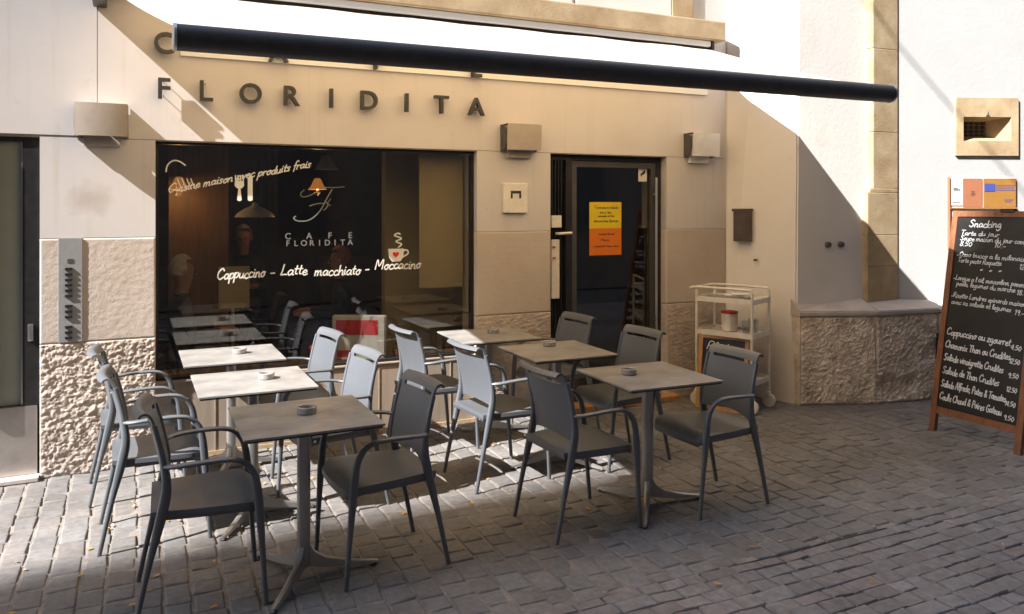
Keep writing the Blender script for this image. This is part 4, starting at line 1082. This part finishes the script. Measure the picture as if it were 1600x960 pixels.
# ------------------------------------------------------------------ inside the cafe
def pendant(x, y, z, m, lit, label, sc=1.0):
    t = thing('pendant_lamp', label, 'lamp', (x, y, z), 0, 'pendant lamps inside the cafe')
    bm = nb(); lathe(bm, [(.03 * sc, .16 * sc), (.045 * sc, .15 * sc), (.09 * sc, .05 * sc), (.13 * sc, 0), (.125 * sc, .0), (.085 * sc, .045 * sc), (.04 * sc, .14 * sc)], 24); link('lamp_shade', bm, m, t, smooth=True, auto=50)
    bm = nb(); tube(bm, [(0, 0, .15 * sc), (0, 0, 2.75 - z)], .004, 6); link('cord', bm, M['black'], t)
    if lit:
        bm = nb(); bmesh.ops.create_icosphere(bm, subdivisions=2, radius=.022, matrix=Matrix.Translation((0, 0, .02))); link('bulb', bm, M['bulb'], t, smooth=True)
        l = bpy.data.lights.new('glow', 'POINT'); l.energy = 1.3; l.color = (1, .55, .22); l.shadow_soft_size = .03
        lo = bpy.data.objects.new('light', l); COL.objects.link(lo); lo.parent = t; lo.location = (0, 0, -.03)
pendant(1.66, 7.9, 1.86, M['shade'], True, 'small glowing amber lamp above the flourished F on the window', .7)
pendant(.38, 7.5, 1.84, M['shade'], True, 'glowing orange lamp at the left edge of the cafe window', .7)
t = thing('pendant_lamp', 'wide pale dome lamp between the fork decal and the flourished F', 'lamp', (1.0, 7.4, 1.60), 0, 'pendant lamps inside the cafe')
bm = nb(); lathe(bm, [(.02, .13), (.03, .10), (.09, .075), (.15, .035), (.175, 0), (.17, .0), (.14, .032), (.08, .068), (.0, .085)], 28); link('lamp_shade', bm, M['shadew'], t, smooth=True, auto=50)
bm = nb(); tube(bm, [(0, 0, .12), (0, 0, 1.15)], .004, 6); link('cord', bm, M['black'], t)
bm = nb(); bmesh.ops.create_icosphere(bm, subdivisions=2, radius=.016, matrix=Matrix.Translation((0, 0, .015))); link('bulb', bm, M['bulb'], t, smooth=True)
pendant(1.55, 7.0, 2.02, M['shadew'], False, 'pale conical lamp near the window top', .8)
t = thing('menu_board', 'beige menu card standing inside the window on the left', 'menu', (.76, 6.9, .0))
bm = nb(); box(bm, -.11, .13, -.01, .01, .86, 1.20, mtx=Matrix.Rotation(R(6), 4, 'Y') if False else None); box(bm, -.012, .012, -.008, .008, .02, .859); link('card', bm, M['olive'], t)
dsp = thing('display_box', 'red and white cardboard display box on the sill inside the window', 'display', (1.56, D + .215, .532), R(-28))
bm = nb(); box(bm, -.20, .20, 0, .08, 0, .33, bev=.004); link('box', bm, M['paper'], dsp)
bm = nb(); box(bm, -.17, .15, -.003, -.0005, .19, .30); link('red_label', bm, M['red'], dsp)
bm = nb(); box(bm, -.18, -.02, -.003, -.0005, .02, .07); link('red_label', bm, M['red'], dsp)
rf = thing('flower_pot', 'small red flowers in a dark pot inside the window behind the chairs', 'flowers', (1.24, D + .17, .532))
bm = nb(); lathe(bm, [(.03, 0), (.045, .06), (.04, .06), (.0, .05)], 16); link('pot', bm, M['bronze'], rf, smooth=True, auto=40)
bm = nb(); rq = random.Random(8)
for k in range(26): bmesh.ops.create_icosphere(bm, subdivisions=1, radius=rq.uniform(.010, .02), matrix=Matrix.Translation((rq.uniform(-.06, .06), rq.uniform(-.03, .03), .08 + rq.uniform(0, .05))))
link('blossom', bm, M['red'], rf)
pf = thing('leafy_plant', 'small green plant on the inner sill between the sunlit chairs', 'plant', (1.86, D + .17, .532))
bm = nb(); lathe(bm, [(.03, 0), (.05, .07), (.045, .07), (.0, .06)], 16); link('pot', bm, M['rust'], pf, smooth=True, auto=40)
bm = nb()
for k in range(40):
    a = rq.uniform(0, 6.28); r_ = rq.uniform(.01, .07); z = .08 + rq.uniform(0, .10)
    c = Vector((r_ * math.cos(a), r_ * math.sin(a) * .5, z)); d = Vector((math.cos(a), math.sin(a), .5)) * .03; s = Vector((-math.sin(a), math.cos(a), 0)) * .011
    bm.faces.new([bm.verts.new(p) for p in (c, c + d * .5 + s, c + d, c + d * .5 - s)])
link('foliage', bm, M['green'], pf)

def person(name, label, loc, rz, skin, hair, cloth, seat=.46):
    """seated figure facing +X locally; one continuous body, hair and clothing as children"""
    t = bpy.data.objects.new(name, None)
    V = {'pel': (0, 0, seat + .10, .15), 'wai': (-.01, 0, seat + .26, .125), 'che': (0, 0, seat + .44, .15), 'neckb': (.0, 0, seat + .55, .07), 'neck': (.015, 0, seat + .61, .052), 'hd0': (.03, 0, seat + .69, .078), 'hd1': (.028, 0, seat + .77, .088), 'hd2': (.02, 0, seat + .83, .070)}
    E = [('pel', 'wai'), ('wai', 'che'), ('che', 'neckb'), ('neckb', 'neck'), ('neck', 'hd0'), ('hd0', 'hd1'), ('hd1', 'hd2')]
    for s, n in ((-1, 'l'), (1, 'r')):
        V.update({'sh' + n: (0, .17 * s, seat + .50, .062), 'el' + n: (.06, .22 * s, seat + .25, .045), 'wr' + n: (.29, .13 * s, seat + .27, .030), 'ha' + n: (.36, .11 * s, seat + .275, .030),
                  'hi' + n: (.05, .09 * s, seat + .08, .095), 'kn' + n: (.45, .12 * s, seat + .05, .065), 'an' + n: (.44, .12 * s, .09, .045), 'to' + n: (.58, .13 * s, .045, .035)})
        E += [('che', 'sh' + n), ('sh' + n, 'el' + n), ('el' + n, 'wr' + n), ('wr' + n, 'ha' + n), ('pel', 'hi' + n), ('hi' + n, 'kn' + n), ('kn' + n, 'an' + n), ('an' + n, 'to' + n)]
        for q in range(4):
            V['f%d%s' % (q, n)] = (.44 - .008 * q, (.11 + .018 * (q - 1.5)) * s, seat + .262, .0085); E.append(('ha' + n, 'f%d%s' % (q, n)))
        V['th' + n] = (.395, (.11 - .045) * s, seat + .28, .009); E.append(('ha' + n, 'th' + n))
    keys = list(V); me = bpy.data.meshes.new(name)
    me.from_pydata([V[k][:3] for k in keys], [(keys.index(a), keys.index(b)) for a, b in E], [])
    o = bpy.data.objects.new('tmp', me); COL.objects.link(o)
    md = o.modifiers.new('s', 'SKIN'); md.use_smooth_shade = True
    for i, k in enumerate(keys):
        sv = me.skin_vertices[0].data[i]; sv.radius = (V[k][3], V[k][3] * (.86 if k in ('che', 'wai', 'pel') else 1)); sv.use_root = (k == 'pel')
    o.modifiers.new('b', 'SUBSURF').levels = 2; o.modifiers['b'].render_levels = 2
    dg = bpy.context.evaluated_depsgraph_get(); dg.update()
    m2 = bpy.data.meshes.new_from_object(o.evaluated_get(dg)); bpy.data.objects.remove(o)
    m2.materials.clear(); m2.materials.append(skin); m2.materials.append(cloth)
    for p in m2.polygons:
        c = p.center; p.use_smooth = True
        arm_skin = c.x > .28 and seat + .2 < c.z < seat + .34
        p.material_index = 0 if (c.z > seat + .58 or arm_skin) else 1
    b = bpy.data.objects.new(name, m2); COL.objects.link(b); b.location = loc; b.rotation_euler = (0, 0, rz)
    tag(b, label, 'person')
    hz = seat + .755
    bm = nb()   # hair cap
    g = bmesh.ops.create_uvsphere(bm, u_segments=20, v_segments=14, radius=.102)
    for v in g['verts']:
        v.co.z *= 1.15; v.co.y *= .88
        v.co += v.co.normalized() * .006 * noise.noise(v.co * 40)
    bmesh.ops.delete(bm, geom=[v for v in bm.verts if (v.co.x > .035 and v.co.z < .055) or v.co.z < -.055], context='VERTS')
    bmesh.ops.translate(bm, verts=bm.verts, vec=(.012, 0, hz + .02)); link('hair', bm, hair, b, smooth=True)
    bm = nb()   # facial features
    for s in (-1, 1): bmesh.ops.create_icosphere(bm, subdivisions=1, radius=.010, matrix=Matrix.Translation((.105, .032 * s, hz - .01)))
    link('eye', bm, M['ink'], b)
    bm = nb(); rings(bm, [[Vector((.100, -.006, hz)), Vector((.100, .006, hz)), Vector((.104, 0, hz + .012))], [Vector((.112, -.016, hz - .040)), Vector((.112, .016, hz - .040)), Vector((.132, 0, hz - .034))]]); link('nose', bm, skin, b, smooth=True)
    bm = nb(); box(bm, .100, .112, -.022, .022, hz - .066, hz - .058, bev=.002); link('mouth', bm, M['rust'], b)
    bm = nb()
    for s in (-1, 1): bmesh.ops.create_icosphere(bm, subdivisions=2, radius=.026, matrix=Matrix.Translation((.025, .088 * s, hz - .012)) @ Matrix.Diagonal((.6, .3, 1, 1)))
    link('ear', bm, skin, b, smooth=True)
    bpy.data.objects.remove(t)
    return b
person('person', 'seated person with pale grey hair in profile, inside the window on the left', (.36, 6.95, .02), R(5), M['skin'], M['hairw'], M['clothb'], .40)
person('person', 'grey haired person in dark clothes facing out, deep inside the window', (1.06, 8.7, .02), R(-100), M['skin'], M['hairw'], M['clothd'], .60)
person('person', 'ginger haired person seated in the middle of the cafe window', (1.79, 7.45, .02), R(170), M['skin'], M['hairr'], M['clothd'], .42)
def stool(x, y, h, lb):
    t = thing('padded_stool', lb, 'stool', (x, y, .02)); bm = nb(); lathe(bm, [(.0, h - .05), (.18, h - .05), (.19, h - .02), (.18, h - .0), (0, h)], 20); link('seat', bm, M['clothd'], t, smooth=True, auto=40)
    bm = nb(); lathe(bm, [(.17, 0), (.17, .015), (.03, .03), (.025, h - .05)], 16); link('pedestal', bm, M['black'], t, smooth=True, auto=40)
stool(.36, 6.95, .40, 'padded stool under the pale haired person inside'); stool(1.06, 8.7, .60, 'tall padded stool deep inside the cafe'); stool(1.79, 7.45, .42, 'padded stool under the ginger haired person inside')

# ------------------------------------------------------------------ overhead cable (its thin shadow crosses the white wall)
cb = []
nrm = Vector((-wnrm.x, -wnrm.y, 0))
c0 = Vector((6.324, 5.0, 3.136)); c1 = Vector((7.293, 4.613, 1.976)); dv = (c1 - c0)
for k, (sft) in ((-3.2, 9.0), (-1.0, 9.0), (1.0, 9.0), (3.0, 9.0)):
    cb.append(c0 + dv * k - SUN * sft)
bm = nb(); tube(bm, cb, .009, 8, Vector((0, 0, 1))); tag(link('overhead_cable', bm, M['black']), 'thin black cable over the street, its shadow line crossing the white wall', 'cable')

# ------------------------------------------------------------------ fallen leaves and litter
rl = random.Random(11)
spots = [(rl.uniform(-.6, 4.6), rl.uniform(2.4, 5.6)) for _ in range(150)] + [(rl.gauss(.15, .15), rl.gauss(4.75, .15)) for _ in range(14)] + [(rl.gauss(1.2, .3), rl.gauss(5.1, .3)) for _ in range(18)]
bm = nb()
for x, y in spots:
    a = rl.uniform(0, 6.28); L_ = rl.uniform(.004, .020); c = Vector((x, y, .007)); d = Vector((math.cos(a), math.sin(a), rl.uniform(-.1, .25))) * L_; s = Vector((-math.sin(a), math.cos(a), 0)) * L_ * .45
    q = [c - d, c - d * .3 + s, c + d * .5 + s * .8, c + d, c + d * .4 - s, c - d * .4 - s * .8]
    bm.faces.new([bm.verts.new(p + Vector((0, 0, rl.uniform(0, .003)))) for p in q])
tag(link('fallen_leaves', bm, M['leaf']), 'small dry orange and yellow leaves scattered on the cobbles', None, kind='stuff')
